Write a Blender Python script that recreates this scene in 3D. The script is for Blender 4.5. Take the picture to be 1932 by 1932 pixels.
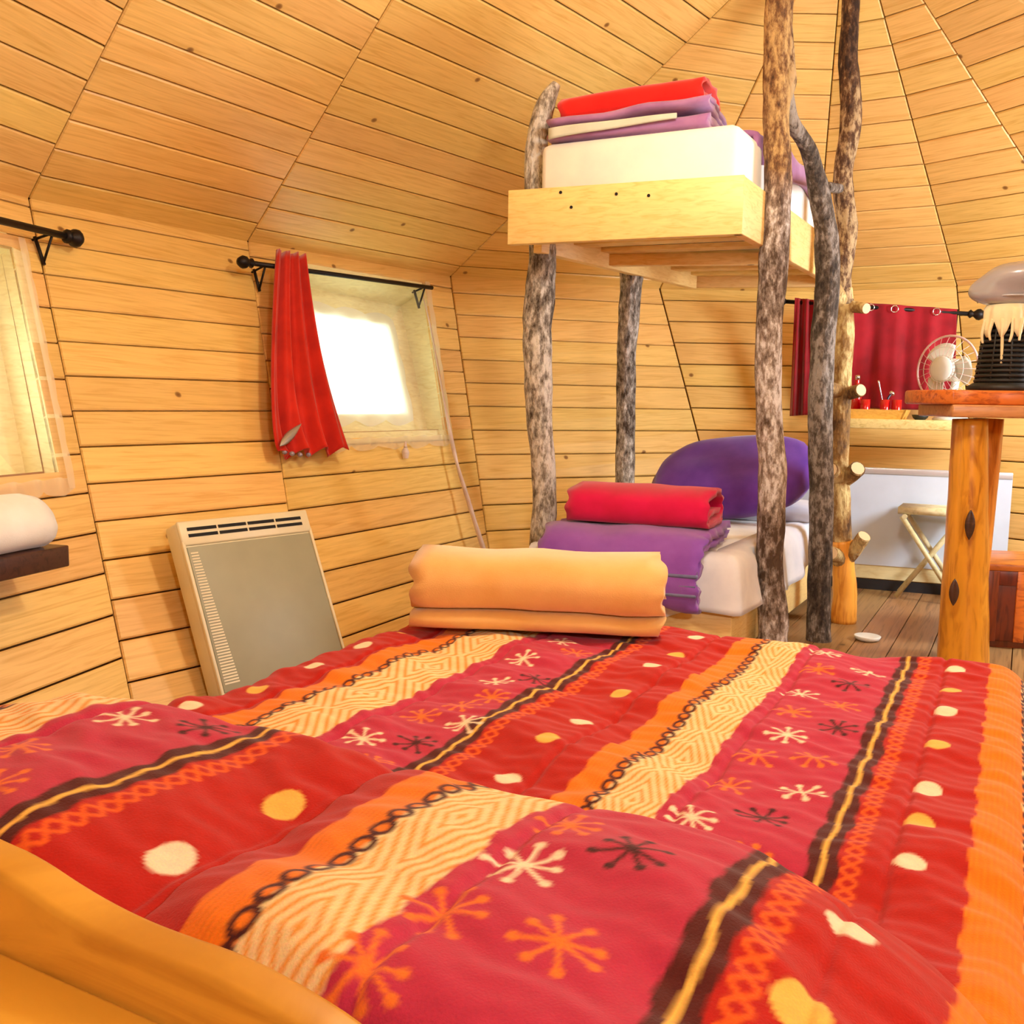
import bpy, bmesh, math, random
import numpy as np
from mathutils import Vector, noise
from math import sin, cos, pi, radians, atan, atan2, sqrt

# ------------------------------------------------------------------ clear
for o in list(bpy.data.objects): bpy.data.objects.remove(o)
scene = bpy.context.scene
COL = scene.collection
random.seed(7)
V = Vector

# ------------------------------------------------------------------ camera
F = 1850.0; HC = 1.0
PITCH = atan(211/1850); ROLL = radians(1.0)
FW = V((0, cos(PITCH), -sin(PITCH))); _rt = V((1, 0, 0)); _up = _rt.cross(FW)
RT = _rt*cos(ROLL)+_up*sin(ROLL); UP = RT.cross(FW)
CAM = V((0, 0, HC))
cd = bpy.data.cameras.new('camera'); cam = bpy.data.objects.new('camera', cd); COL.objects.link(cam)
cd.sensor_width = 36; cd.lens = 36*F/1932; cd.clip_start = .02
from mathutils import Matrix
m = Matrix((RT, UP, -FW)).transposed().to_4x4(); m.translation = CAM
cam.matrix_world = m
scene.camera = cam

def ray(x, y): return FW+RT*((x-966)/F)+UP*((966-y)/F)
def pz(x, y, z): r = ray(x, y); return CAM+r*((z-HC)/r.z)
def py(x, y, Y): r = ray(x, y); return CAM+r*(Y/r.y)
def ppl(x, y, p, n): r = ray(x, y); return CAM+r*((p-CAM).dot(n)/r.dot(n))

# ------------------------------------------------------------------ world / lights / exposure
vs = scene.view_settings
vs.view_transform = 'Standard'; vs.look = 'None'; vs.gamma = 1; vs.use_curve_mapping = False
vs.exposure = 0.3
w = bpy.data.worlds.new('daylight'); scene.world = w; w.use_nodes = True
wn = w.node_tree.nodes; wl = w.node_tree.links
bg = wn['Background']; bg.inputs[1].default_value = 4.0
_tc = wn.new('ShaderNodeTexCoord'); _nz = wn.new('ShaderNodeTexNoise'); _nz.inputs['Scale'].default_value = 9; _nz.inputs['Detail'].default_value = 5; wl.new(_tc.outputs['Generated'], _nz.inputs[0])
_cr = wn.new('ShaderNodeValToRGB'); _cr.color_ramp.elements[0].position = .35; _cr.color_ramp.elements[0].color = (.5, .85, .5, 1); _cr.color_ramp.elements[1].position = .6; _cr.color_ramp.elements[1].color = (.95, 1, .95, 1)
wl.new(_nz.outputs[0], _cr.inputs[0]); wl.new(_cr.outputs[0], bg.inputs[0])

def area(name, loc, target, size, power, col, size_y=None):
    l = bpy.data.lights.new(name, 'AREA'); l.energy = power; l.color = col; l.size = size
    if size_y: l.shape = 'RECTANGLE'; l.size_y = size_y
    o = bpy.data.objects.new(name, l); COL.objects.link(o); o.location = loc
    o.rotation_euler = (V(target)-V(loc)).to_track_quat('-Z', 'Y').to_euler(); return o
def point(name, loc, power, col, r):
    l = bpy.data.lights.new(name, 'POINT'); l.energy = power; l.color = col; l.shadow_soft_size = r
    o = bpy.data.objects.new(name, l); COL.objects.link(o); o.location = loc; return o
area('rear_right_key', (.95, -.95, 1.95), (.5, 4.4, 1.2), .32, 72, (1, .98, .95), .42)  # unseen area lamp for light from behind right; no doorway is built
point('warm_fill', (.75, 2.25, 2.35), 62, (1, .92, .78), .12)  # added warm fill above the view; no lamp hangs there
area('cool_side_fill', (3.25, 3.6, 1.5), (1.6, 4.6, .9), .7, 62, (.84, .93, 1), .7)  # added cool area lamp for the rear; no window is cut there

# ------------------------------------------------------------------ node helpers / materials
def srgb(r, g, b):
    f = lambda c: ((c/255+.055)/1.055)**2.4 if c > 10 else c/255/12.92
    return (f(r), f(g), f(b), 1)
def newmat(name):
    m = bpy.data.materials.new(name); m.use_nodes = True
    n = m.node_tree.nodes; l = m.node_tree.links; b = n['Principled BSDF']
    return m, n, l, b
def node(n, t, **kw):
    x = n.new(t)
    for k, v in kw.items(): setattr(x, k, v)
    return x
def ramp(n, stops, interp='LINEAR'):
    r = n.new('ShaderNodeValToRGB'); cr = r.color_ramp; cr.interpolation = interp
    while len(cr.elements) < len(stops): cr.elements.new(.5)
    for e, (p, c) in zip(cr.elements, stops): e.position = p; e.color = c
    return r
def mixc(n, l, fac, a, b, mode='MIX'):
    x = n.new('ShaderNodeMix'); x.data_type = 'RGBA'; x.blend_type = mode
    for s, val in ((0, fac), (6, a), (7, b)):
        if hasattr(val, 'is_output'): l.new(val, x.inputs[s])
        else: x.inputs[s].default_value = val
    return x.outputs[2]
def math1(n, l, op, a, b=None):
    x = n.new('ShaderNodeMath'); x.operation = op
    for s, val in ((0, a), (1, b)):
        if val is None: continue
        if hasattr(val, 'is_output'): l.new(val, x.inputs[s])
        else: x.inputs[s].default_value = val
    return x.outputs[0]

def node_sep(n, l, c):
    x = n.new('ShaderNodeSeparateColor'); l.new(c, x.inputs[0]); return x.outputs[0]
def wood(name, base, dark, knot, rough=.45, coord='UV', gscale=(1.2, 22, 1), tone=.16, knots=True, kscale=(2.6, 2.9, 1)):
    m, n, l, b = newmat(name)
    tc = n.new('ShaderNodeTexCoord'); oi = n.new('ShaderNodeObjectInfo')
    off = n.new('ShaderNodeVectorMath'); off.operation = 'ADD'
    l.new(tc.outputs[coord], off.inputs[0])
    sc = n.new('ShaderNodeVectorMath'); sc.operation = 'SCALE'; sc.inputs[0].default_value = (37, 11, 23); l.new(oi.outputs['Random'], sc.inputs['Scale'])
    l.new(sc.outputs[0], off.inputs[1])
    mp = n.new('ShaderNodeMapping'); mp.inputs['Scale'].default_value = gscale; l.new(off.outputs[0], mp.inputs[0])
    nz = node(n, 'ShaderNodeTexNoise'); nz.inputs['Scale'].default_value = 3; nz.inputs['Detail'].default_value = 6; nz.inputs['Distortion'].default_value = 1.2
    l.new(mp.outputs[0], nz.inputs[0])
    cr = ramp(n, [(.3, dark), (.5, base), (.72, tuple(min(1, c*1.1) for c in base[:3])+(1,))]); l.new(nz.outputs[0], cr.inputs[0])
    col = cr.outputs[0]
    # broad tone per board
    hv = n.new('ShaderNodeHueSaturation'); l.new(col, hv.inputs['Color'])
    l.new(math1(n, l, 'ADD', math1(n, l, 'MULTIPLY', oi.outputs['Random'], tone), 1-tone/2), hv.inputs['Value'])
    hue = math1(n, l, 'ADD', math1(n, l, 'MULTIPLY', math1(n, l, 'FRACT', math1(n, l, 'MULTIPLY', oi.outputs['Random'], 7.3)), .018), .491)
    l.new(hue, hv.inputs['Hue']); col = hv.outputs[0]
    if knots:
        mk = n.new('ShaderNodeMapping'); mk.inputs['Scale'].default_value = kscale; l.new(off.outputs[0], mk.inputs[0])
        vo = n.new('ShaderNodeTexVoronoi'); vo.voronoi_dimensions = '2D'; vo.inputs['Scale'].default_value = 1.0; l.new(mk.outputs[0], vo.inputs[0])
        kr = ramp(n, [(.0, (1, 1, 1, 1)), (.026, (.8, .8, .8, 1)), (.042, (0, 0, 0, 1))]); l.new(vo.outputs['Distance'], kr.inputs[0])
        sel = math1(n, l, 'GREATER_THAN', node_sep(n, l, vo.outputs['Color']), .64)
        ring_ = ramp(n, [(.03, (1, 1, 1, 1)), (.10, (0, 0, 0, 1))]); l.new(vo.outputs['Distance'], ring_.inputs[0])
        col = mixc(n, l, math1(n, l, 'MULTIPLY', math1(n, l, 'MULTIPLY', ring_.outputs[0], sel), .35), col, dark)
        col = mixc(n, l, math1(n, l, 'MULTIPLY', kr.outputs[0], sel), col, knot)
    l.new(col, b.inputs['Base Color']); b.inputs['Roughness'].default_value = rough
    bp = n.new('ShaderNodeBump'); bp.inputs['Strength'].default_value = .08; l.new(nz.outputs[0], bp.inputs['Height']); l.new(bp.outputs[0], b.inputs['Normal'])
    return m

def cloth(name, col, col2=None, rough=.9, scale=350, bump=.25, sheen=.3):
    m, n, l, b = newmat(name)
    tc = n.new('ShaderNodeTexCoord')
    nz = n.new('ShaderNodeTexNoise'); nz.inputs['Scale'].default_value = 9; nz.inputs['Detail'].default_value = 5; l.new(tc.outputs['Object'], nz.inputs[0])
    c2 = col2 or tuple(c*.78 for c in col[:3])+(1,)
    cr = ramp(n, [(.3, c2), (.65, col)]); l.new(nz.outputs[0], cr.inputs[0]); l.new(cr.outputs[0], b.inputs['Base Color'])
    n2 = n.new('ShaderNodeTexNoise'); n2.inputs['Scale'].default_value = scale; l.new(tc.outputs['Object'], n2.inputs[0])
    bp = n.new('ShaderNodeBump'); bp.inputs['Strength'].default_value = bump; bp.inputs['Distance'].default_value = .002; l.new(n2.outputs[0], bp.inputs['Height']); l.new(bp.outputs[0], b.inputs['Normal'])
    b.inputs['Roughness'].default_value = rough; b.inputs['Sheen Weight'].default_value = sheen
    b.inputs['Specular IOR Level'].default_value = .2
    return m

def bark(name, light, mid, dark, amount=.5, scale=42, brown_above=None):
    m, n, l, b = newmat(name)
    tc = n.new('ShaderNodeTexCoord')
    mp = n.new('ShaderNodeMapping'); mp.inputs['Scale'].default_value = (1, 1, .45); l.new(tc.outputs['Object'], mp.inputs[0])
    nz = n.new('ShaderNodeTexNoise'); nz.inputs['Scale'].default_value = scale; nz.inputs['Detail'].default_value = 7; nz.inputs['Roughness'].default_value = .7; l.new(mp.outputs[0], nz.inputs[0])
    big = n.new('ShaderNodeTexNoise'); big.inputs['Scale'].default_value = 2.2; l.new(tc.outputs['Object'], big.inputs[0])
    s = math1(n, l, 'ADD', nz.outputs[0], math1(n, l, 'MULTIPLY', math1(n, l, 'SUBTRACT', big.outputs[0], .5), amount))
    cr = ramp(n, [(.36, dark), (.5, mid), (.62, light)]); l.new(s, cr.inputs[0]); bc = cr.outputs[0]
    if brown_above:
        c2 = ramp(n, [(.36, srgb(56, 34, 18)), (.5, srgb(120, 82, 48)), (.66, srgb(196, 160, 104))]); l.new(s, c2.inputs[0])
        sx = n.new('ShaderNodeSeparateXYZ'); l.new(tc.outputs['Object'], sx.inputs[0])
        hz = math1(n, l, 'ADD', sx.outputs[2], math1(n, l, 'MULTIPLY', math1(n, l, 'SUBTRACT', big.outputs[0], .5), .5))
        mr = n.new('ShaderNodeMapRange'); l.new(hz, mr.inputs[0]); mr.inputs[1].default_value = brown_above-.1; mr.inputs[2].default_value = brown_above+.1
        bc = mixc(n, l, mr.outputs[0], bc, c2.outputs[0])
    l.new(bc, b.inputs['Base Color'])
    vo = n.new('ShaderNodeTexVoronoi'); vo.inputs['Scale'].default_value = 60; l.new(mp.outputs[0], vo.inputs[0])
    h = math1(n, l, 'ADD', nz.outputs[0], math1(n, l, 'MULTIPLY', vo.outputs['Distance'], .6))
    bp = n.new('ShaderNodeBump'); bp.inputs['Strength'].default_value = .9; bp.inputs['Distance'].default_value = .012; l.new(h, bp.inputs['Height']); l.new(bp.outputs[0], b.inputs['Normal'])
    b.inputs['Roughness'].default_value = .85
    return m

def plain(name, col, rough=.5, metal=0, spec=.5, vary=.06):
    m, n, l, b = newmat(name)
    tc = n.new('ShaderNodeTexCoord'); nz = n.new('ShaderNodeTexNoise'); nz.inputs['Scale'].default_value = 12; nz.inputs['Detail'].default_value = 4; l.new(tc.outputs['Object'], nz.inputs[0])
    cr = ramp(n, [(.3, tuple(c*(1-vary) for c in col[:3])+(1,)), (.7, col)]); l.new(nz.outputs[0], cr.inputs[0]); l.new(cr.outputs[0], b.inputs['Base Color'])
    b.inputs['Roughness'].default_value = rough; b.inputs['Metallic'].default_value = metal; b.inputs['Specular IOR Level'].default_value = spec
    return m

def glassy(name, col, alpha, rough=.1):
    m, n, l, b = newmat(name)
    b.inputs['Base Color'].default_value = col; b.inputs['Roughness'].default_value = rough; b.inputs['Alpha'].default_value = alpha
    return m

M = {}
M['pine'] = wood('pine_board', srgb(232, 191, 114), srgb(218, 171, 90), srgb(120, 76, 32), .42, tone=.14)
M['pine_backing'] = plain('board_backing', srgb(146, 92, 38), .9)  # brown base behind the boards, seen through their joints
M['floor'] = wood('floor_board', srgb(150, 112, 70), srgb(110, 78, 45), srgb(60, 38, 20), .4, tone=.3)
M['frame'] = wood('bed_frame_pine', srgb(244, 212, 140), srgb(234, 194, 116), srgb(120, 80, 40), .45, coord='Object', gscale=(4, 4, 26), tone=.05, kscale=(2.2, 2.2, 6))
M['headboard'] = wood('headboard_pine', srgb(214, 160, 52), srgb(192, 136, 38), srgb(90, 55, 18), .45, coord='Object', gscale=(1.5, 1.5, 9), tone=.04, knots=False)
M['counter'] = wood('counter_board', srgb(226, 200, 136), srgb(206, 174, 104), srgb(110, 70, 30), .4, coord='Object', gscale=(3, 22, 22), knots=False)
M['tray'] = wood('tray_wood', srgb(236, 176, 84), srgb(222, 156, 66), srgb(110, 70, 30), .4, coord='Object', gscale=(3, 22, 22), knots=False)
M['log'] = wood('varnished_log', srgb(222, 146, 46), srgb(176, 98, 22), srgb(60, 26, 8), .3, coord='Object', gscale=(9, 9, 1.6), tone=.05, knots=False)
M['slab'] = wood('live_edge_slab', srgb(206, 118, 40), srgb(150, 70, 20), srgb(70, 30, 10), .35, coord='Object', gscale=(3, 16, 16), knots=False)
M['bar_edge'] = wood('bar_rail', srgb(206, 140, 90), srgb(180, 110, 64), srgb(70, 30, 10), .35, coord='Object', gscale=(3, 16, 16), knots=False)
M['redwood'] = wood('red_brown_wood', srgb(120, 52, 20), srgb(78, 30, 10), srgb(40, 12, 6), .35, coord='Object', gscale=(14, 14, 2), knots=False)
M['darkwood'] = wood('dark_brown_wood', srgb(72, 42, 28), srgb(46, 26, 18), srgb(20, 10, 6), .4, coord='Object', gscale=(3, 16, 16), knots=False)
M['bamboo'] = wood('pale_bamboo', srgb(214, 200, 156), srgb(188, 172, 124), srgb(90, 70, 40), .4, coord='Object', gscale=(6, 6, 6), knots=False)
M['bark_grey'] = bark('grey_lichen_bark', srgb(222, 216, 208), srgb(154, 144, 132), srgb(64, 50, 38), .5)
M['bark_brown'] = bark('brown_bark', srgb(188, 160, 118), srgb(104, 72, 46), srgb(48, 28, 16), .5)
M['bark_front'] = bark('mottled_bark', srgb(228, 222, 222), srgb(158, 142, 132), srgb(82, 62, 48), .6, brown_above=1.78)
M['bark_dark'] = bark('dark_grey_bark', srgb(156, 146, 138), srgb(92, 80, 70), srgb(44, 34, 28), .5)
M['trunk'] = bark('half_peeled_trunk', srgb(214, 190, 130), srgb(150, 112, 60), srgb(80, 52, 24), .9, 14)
M['peeled'] = wood('peeled_wood', srgb(236, 166, 62), srgb(206, 124, 36), srgb(120, 60, 20), .4, coord='Object', gscale=(12, 12, 2), knots=False)
M['cut'] = plain('cut_branch_end', srgb(228, 196, 150), .7)
M['white_sheet'] = cloth('white_sheet', srgb(246, 243, 236), srgb(236, 234, 230), bump=.1)
M['blue_sheet'] = cloth('cool_white_sheet', srgb(232, 232, 240), srgb(214, 216, 228), bump=.1)
M['ochre'] = cloth('ochre_fleece', srgb(230, 182, 112), srgb(222, 168, 94), sheen=.4)
M['red'] = cloth('red_fleece', srgb(238, 38, 30), srgb(222, 28, 24))
M['crimson'] = cloth('crimson_fleece', srgb(214, 18, 82), srgb(196, 12, 66))
M['purple'] = cloth('purple_duvet', srgb(150, 92, 190), srgb(132, 74, 174))
M['mauve'] = cloth('mauve_duvet', srgb(176, 126, 172), srgb(152, 100, 150))
M['pale_lining'] = cloth('pale_duvet_lining', srgb(214, 216, 200), srgb(200, 202, 188))
M['blue_lining'] = cloth('grey_blue_lining', srgb(128, 128, 168), srgb(96, 96, 140))
M['violet'] = cloth('violet_pillowcase', srgb(112, 60, 168), srgb(92, 44, 146))
M['curtain_red'] = cloth('red_curtain', srgb(206, 38, 20), srgb(180, 24, 12), rough=.75)
M['curtain_crimson'] = cloth('crimson_curtain', srgb(160, 18, 34), srgb(128, 10, 24), rough=.75)
M['iron'] = plain('black_iron', srgb(34, 28, 26), .45, .6)
M['heater_case'] = plain('cream_heater_case', srgb(226, 214, 176), .4)
M['heater_grille'] = plain('grey_green_grille', srgb(158, 156, 130), .45)
M['black'] = plain('black_gap', srgb(14, 13, 12), .8)
M['white_plastic'] = plain('white_plastic', srgb(226, 226, 218), .35)
M['pink_plastic'] = plain('pale_pink_guard', srgb(226, 190, 186), .35)
M['fan_blade'] = glassy('fan_blade_plastic', srgb(224, 222, 208), .92, .3)
M['panel_white'] = plain('white_wall_panel', srgb(206, 216, 232), .35)
M['alu'] = plain('aluminium_trim', srgb(216, 220, 226), .3, .6)
M['black_strip'] = plain('black_skirting', srgb(30, 30, 34), .5)
M['red_glass'] = plain('red_mug_glaze', srgb(190, 8, 20), .08, 0, .8)
M['steel'] = plain('polished_steel', srgb(214, 218, 232), .15, 1)
M['dark_plastic'] = plain('dark_blue_plastic', srgb(28, 28, 58), .3)
M['grey_satin'] = plain('grey_satin', srgb(176, 172, 178), .25, .15)
M['cream_lace'] = cloth('cream_lace', srgb(244, 230, 190), srgb(230, 210, 160))
M['wicker'] = plain('black_wicker', srgb(26, 24, 20), .55)
M['towel'] = cloth('white_towel', srgb(240, 238, 232), srgb(228, 224, 214))
M['cord'] = cloth('white_cord', srgb(226, 206, 194), srgb(198, 172, 158), scale=120, bump=.6)
M['silver_leaf'] = plain('silver_leaf', srgb(190, 190, 196), .3, .7)
M['bead'] = plain('grey_mauve_bead', srgb(150, 140, 160), .25, .2)
M['frame_pale'] = wood('window_frame_pale', srgb(238, 226, 172), srgb(230, 212, 150), srgb(150, 110, 60), .5, coord='Object', gscale=(4, 4, 18), knots=False)
def voile(name, col, alpha):
    m, n, l, b = newmat(name)
    out = n['Material Output']; tr = n.new('ShaderNodeBsdfTransparent'); tl = n.new('ShaderNodeBsdfTranslucent'); df = n.new('ShaderNodeBsdfDiffuse')
    tl.inputs[0].default_value = col; df.inputs[0].default_value = col
    a1 = n.new('ShaderNodeAddShader'); mx0 = n.new('ShaderNodeMixShader'); mx0.inputs[0].default_value = .5
    l.new(df.outputs[0], mx0.inputs[1]); l.new(tl.outputs[0], mx0.inputs[2])
    mx = n.new('ShaderNodeMixShader'); mx.inputs[0].default_value = alpha
    l.new(tr.outputs[0], mx.inputs[1]); l.new(mx0.outputs[0], mx.inputs[2]); l.new(mx.outputs[0], out.inputs[0])
    return m
M['voile'] = voile('sheer_voile', (.95, .93, .85, 1), .10)
M['voile_hem'] = voile('voile_hem', (.92, .84, .68, 1), .5)
M['voile_pane'] = voile('pane_voile', (.97, .97, .95, 1), .8)
M['glass'] = voile('window_glass', (.9, 1, .95, 1), .06)

# ------------------------------------------------------------------ mesh helpers
def link(o, parent=None):
    COL.objects.link(o)
    if parent is not None: o.parent = parent
    return o
def mesh(name, verts, faces, mat, parent=None, smooth=False, origin=None):
    me = bpy.data.meshes.new(name)
    me.from_pydata([tuple(v) for v in verts], [], faces); me.update()
    me.materials.append(mat)
    if smooth:
        for p in me.polygons: p.use_smooth = True
    return link(bpy.data.objects.new(name, me), parent)
def tag(o, label, cat, group=None):
    o['label'] = label; o['category'] = cat
    if group: o['group'] = group
    return o
def empty(name, label=None, cat=None, group=None):
    o = bpy.data.objects.new(name, None); link(o)
    if label: tag(o, label, cat, group)
    return o
def struct(o): o['kind'] = 'structure'; return o
def bevel(o, w, seg=2):
    m = o.modifiers.new('bevel', 'BEVEL'); m.width = w; m.segments = seg; m.limit_method = 'ANGLE'; m.angle_limit = radians(40)
    for p in o.data.polygons: p.use_smooth = True
    return o
def subsurf(o, n=1):
    m = o.modifiers.new('sub', 'SUBSURF'); m.levels = n; m.render_levels = n
    for p in o.data.polygons: p.use_smooth = True
    return o
def prism(name, poly, z0, z1, mat, parent=None, bev=0):
    """poly: list of (x,y) ; vertical prism"""
    a = sum(poly[i][0]*poly[(i+1) % len(poly)][1]-poly[(i+1) % len(poly)][0]*poly[i][1] for i in range(len(poly)))
    if a < 0: poly = poly[::-1]
    k = len(poly)
    vs = [(x, y, z0) for x, y in poly]+[(x, y, z1) for x, y in poly]
    fs = [tuple(range(k-1, -1, -1)), tuple(range(k, 2*k))]+[(i, (i+1) % k, k+(i+1) % k, k+i) for i in range(k)]
    o = mesh(name, vs, fs, mat, parent)
    if bev: bevel(o, bev)
    return o
def boxf(name, o3, ax, ay, az, mat, parent=None, bev=0):
    """box from corner o3 and three edge vectors"""
    o3, ax, ay, az = V(o3), V(ax), V(ay), V(az)
    if ax.cross(ay).dot(az) < 0: ax, ay = ay, ax
    p = [o3, o3+ax, o3+ax+ay, o3+ay]; p += [q+az for q in p]
    o = mesh(name, p, [(3, 2, 1, 0), (4, 5, 6, 7), (0, 1, 5, 4), (1, 2, 6, 5), (2, 3, 7, 6), (3, 0, 4, 7)], mat, parent)
    if bev: bevel(o, bev)
    return o
def cbox(name, c, ax, ay, az, mat, parent=None, bev=0):
    ax, ay, az = V(ax), V(ay), V(az)
    return boxf(name, V(c)-ax/2-ay/2-az/2, ax, ay, az, mat, parent, bev)
def tube(name, path, radii, mat, parent=None, sides=12, rough=0, seed=0, sub=6, smooth=True, cap=True):
    path = [V(p) for p in path]
    if not hasattr(radii, '__len__'): radii = [radii]*len(path)
    # catmull-rom resample
    P, R = [], []
    if sub > 1 and len(path) > 2:
        for i in range(len(path)-1):
            p0 = path[max(i-1, 0)]; p1 = path[i]; p2 = path[i+1]; p3 = path[min(i+2, len(path)-1)]
            for j in range(sub):
                t = j/sub
                P.append(.5*((2*p1)+(p2-p0)*t+(2*p0-5*p1+4*p2-p3)*t*t+(3*p1-p0-3*p2+p3)*t**3)); R.append(radii[i]*(1-t)+radii[i+1]*t)
        P.append(path[-1]); R.append(radii[-1])
    elif len(path) == 2 and sub > 1:
        for j in range(sub+1): P.append(path[0].lerp(path[1], j/sub)); R.append(radii[0]*(1-j/sub)+radii[1]*j/sub)
    else: P, R = path, list(radii)
    d0 = (P[1]-P[0]).normalized(); ref = V((0, 1, 0)) if abs(d0.y) < .8 else V((1, 0, 0))
    side = d0.cross(ref).normalized()
    vs = []
    for i, p in enumerate(P):
        d = (P[min(i+1, len(P)-1)]-P[max(i-1, 0)]).normalized()
        side = (side-d*side.dot(d)).normalized(); up = d.cross(side)
        for k in range(sides):
            a = 2*pi*k/sides; q = side*cos(a)+up*sin(a)
            r = R[i]
            if rough: r *= 1+rough*noise.noise((p+q*R[i])*9+V((seed, seed, 0)))+rough*.5*noise.noise((p+q*R[i])*28+V((0, seed, 3)))
            vs.append(p+q*r)
    fs = [(i*sides+k, i*sides+(k+1) % sides, (i+1)*sides+(k+1) % sides, (i+1)*sides+k) for i in range(len(P)-1) for k in range(sides)]
    if cap: fs += [tuple(range(sides-1, -1, -1)), tuple((len(P)-1)*sides+k for k in range(sides))]
    o = mesh(name, vs, fs, mat, parent)
    if smooth:
        for p in o.data.polygons:
            p.use_smooth = len(p.vertices) == 4
    return o
def lathe(name, prof, loc, mat, parent=None, seg=24, axis=V((0, 0, 1))):
    """prof: (r,h) list ; about axis"""
    axis = V(axis).normalized(); ref = V((1, 0, 0)) if abs(axis.x) < .8 else V((0, 1, 0))
    s = axis.cross(ref).normalized(); u = axis.cross(s)
    vs = [V(loc)+axis*h+(s*cos(2*pi*k/seg)+u*sin(2*pi*k/seg))*max(r, 1e-4) for r, h in prof for k in range(seg)]
    fs = [(i*seg+k, i*seg+(k+1) % seg, (i+1)*seg+(k+1) % seg, (i+1)*seg+k) for i in range(len(prof)-1) for k in range(seg)]
    fs += [tuple(range(seg-1, -1, -1)), tuple((len(prof)-1)*seg+k for k in range(seg))]
    o = mesh(name, vs, fs, mat, parent)
    for p in o.data.polygons: p.use_smooth = len(p.vertices) == 4
    return o
def torus(name, c, n, R, r, mat, parent=None, seg=32, sides=6):
    n = V(n).normalized(); ref = V((0, 0, 1)) if abs(n.z) < .8 else V((1, 0, 0)); s = n.cross(ref).normalized(); u = n.cross(s)
    vs = []
    for i in range(seg):
        a = 2*pi*i/seg; d = s*cos(a)+u*sin(a)
        for k in range(sides):
            b = 2*pi*k/sides; vs.append(V(c)+d*(R+r*cos(b))+n*(r*sin(b)))
    fs = [(i*sides+k, ((i+1) % seg)*sides+k, ((i+1) % seg)*sides+(k+1) % sides, i*sides+(k+1) % sides) for i in range(seg) for k in range(sides)]
    return mesh(name, vs, fs, mat, parent, True)
def sheet(name, grid, mat, parent=None, th=0.0, sub=0):
    """grid[i][j] of Vectors -> surface"""
    ni, nj = len(grid), len(grid[0])
    o = mesh(name, [p for r in grid for p in r], [(i*nj+j, i*nj+j+1, (i+1)*nj+j+1, (i+1)*nj+j) for i in range(ni-1) for j in range(nj-1)], mat, parent, True)
    if th:
        s = o.modifiers.new('thick', 'SOLIDIFY'); s.thickness = th; s.offset = 0
    if sub: subsurf(o, sub)
    return o
def resample(path, k):
    """smooth open 2D path (chaikin)"""
    for _ in range(k):
        q = [path[0]]
        for a, b in zip(path, path[1:]):
            q += [(a[0]*.75+b[0]*.25, a[1]*.75+b[1]*.25), (a[0]*.25+b[0]*.75, a[1]*.25+b[1]*.75)]
        path = q+[path[-1]]
    return path
def folded(name, origin, along, depthdir, path, th, length, mat, parent=None, wob=.004, sag=None, seed=1, nseg=14, taper=.0):
    """A cloth folded over itself: 2D fold centre line (depth, height) given thickness and extruded along its width."""
    path = resample(path, 3)
    pts = [V((a, b, 0)) for a, b in path]; L, Rr = [], []
    for i, p in enumerate(pts):
        d = (pts[min(i+1, len(pts)-1)]-pts[max(i-1, 0)]).normalized(); nrm = V((-d.y, d.x, 0))
        L.append(p+nrm*th/2); Rr.append(p-nrm*th/2)
    ring = L+Rr[::-1]; k = len(ring)
    al = V(along).normalized(); dd = V(depthdir).normalized(); vs = []
    for s in range(nseg+1):
        t = s/nseg
        for p in ring:
            e = V((p.x*5+seed, p.y*9, 0))
            x = length*t+ (wob*2.2*noise.noise(V((p.x*14+seed*3, p.y*30, t*2))) if s in (0, nseg) else 0)
            q = V(origin)+al*x+dd*p.x+V((0, 0, p.y))
            q += (dd*noise.noise(V((t*4+seed, p.x*4, p.y*6)))+V((0, 0, noise.noise(V((p.x*4, t*4+seed, 7+p.y*3))))))*wob*min(1, .3+p.y*14)
            if sag: q.z += sag(t, p.x)*min(1, p.y/.05)
            vs.append(q)
    fs = [(s*k+i, s*k+(i+1) % k, (s+1)*k+(i+1) % k, (s+1)*k+i) for s in range(nseg) for i in range(k)]
    h = len(L)
    for base, flip in ((0, False), (nseg*k, True)):
        for i in range(h-1):
            f = (base+i, base+i+1, base+k-2-i, base+k-1-i); fs.append(f[::-1] if not flip else f)
    o = mesh(name, vs, fs, mat, parent, True)
    return o
def pillow(name, c, ax, ay, az, mat, parent=None, n=18, rnd=0):
    """ax, ay half extents in plane, az half thickness vector"""
    ax, ay, az = V(ax), V(ay), V(az); vs = []; idx = {}
    fs = []
    for sgn in (1, -1):
        for i in range(n+1):
            for j in range(n+1):
                u = -1+2*i/n; v = -1+2*j/n
                edge = (1-u**4)*(1-v**4)
                h = max(edge, 0)**.45
                pin = 1-.07*(1-v*v)*abs(u)**3; pin2 = 1-.07*(1-u*u)*abs(v)**3
                if rnd: pin = 1-rnd*v*v; pin2 = 1-rnd*u*u
                q = V(c)+ax*(u*pin)+ay*(v*pin2)+az*(h*sgn*(1+.12*noise.noise(V((u*2, v*2, sgn)))))
                key = (sgn if h > 0 else 0, i, j)
                if key not in idx: idx[key] = len(vs); vs.append(q)
    g = lambda s, i, j: idx.get((s, i, j), idx.get((0, i, j)))
    for sgn in (1, -1):
        for i in range(n):
            for j in range(n):
                f = (g(sgn, i, j), g(sgn, i+1, j), g(sgn, i+1, j+1), g(sgn, i, j+1))
                fs.append(f if sgn > 0 else f[::-1])
    return mesh(name, vs, fs, mat, parent, True)

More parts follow.
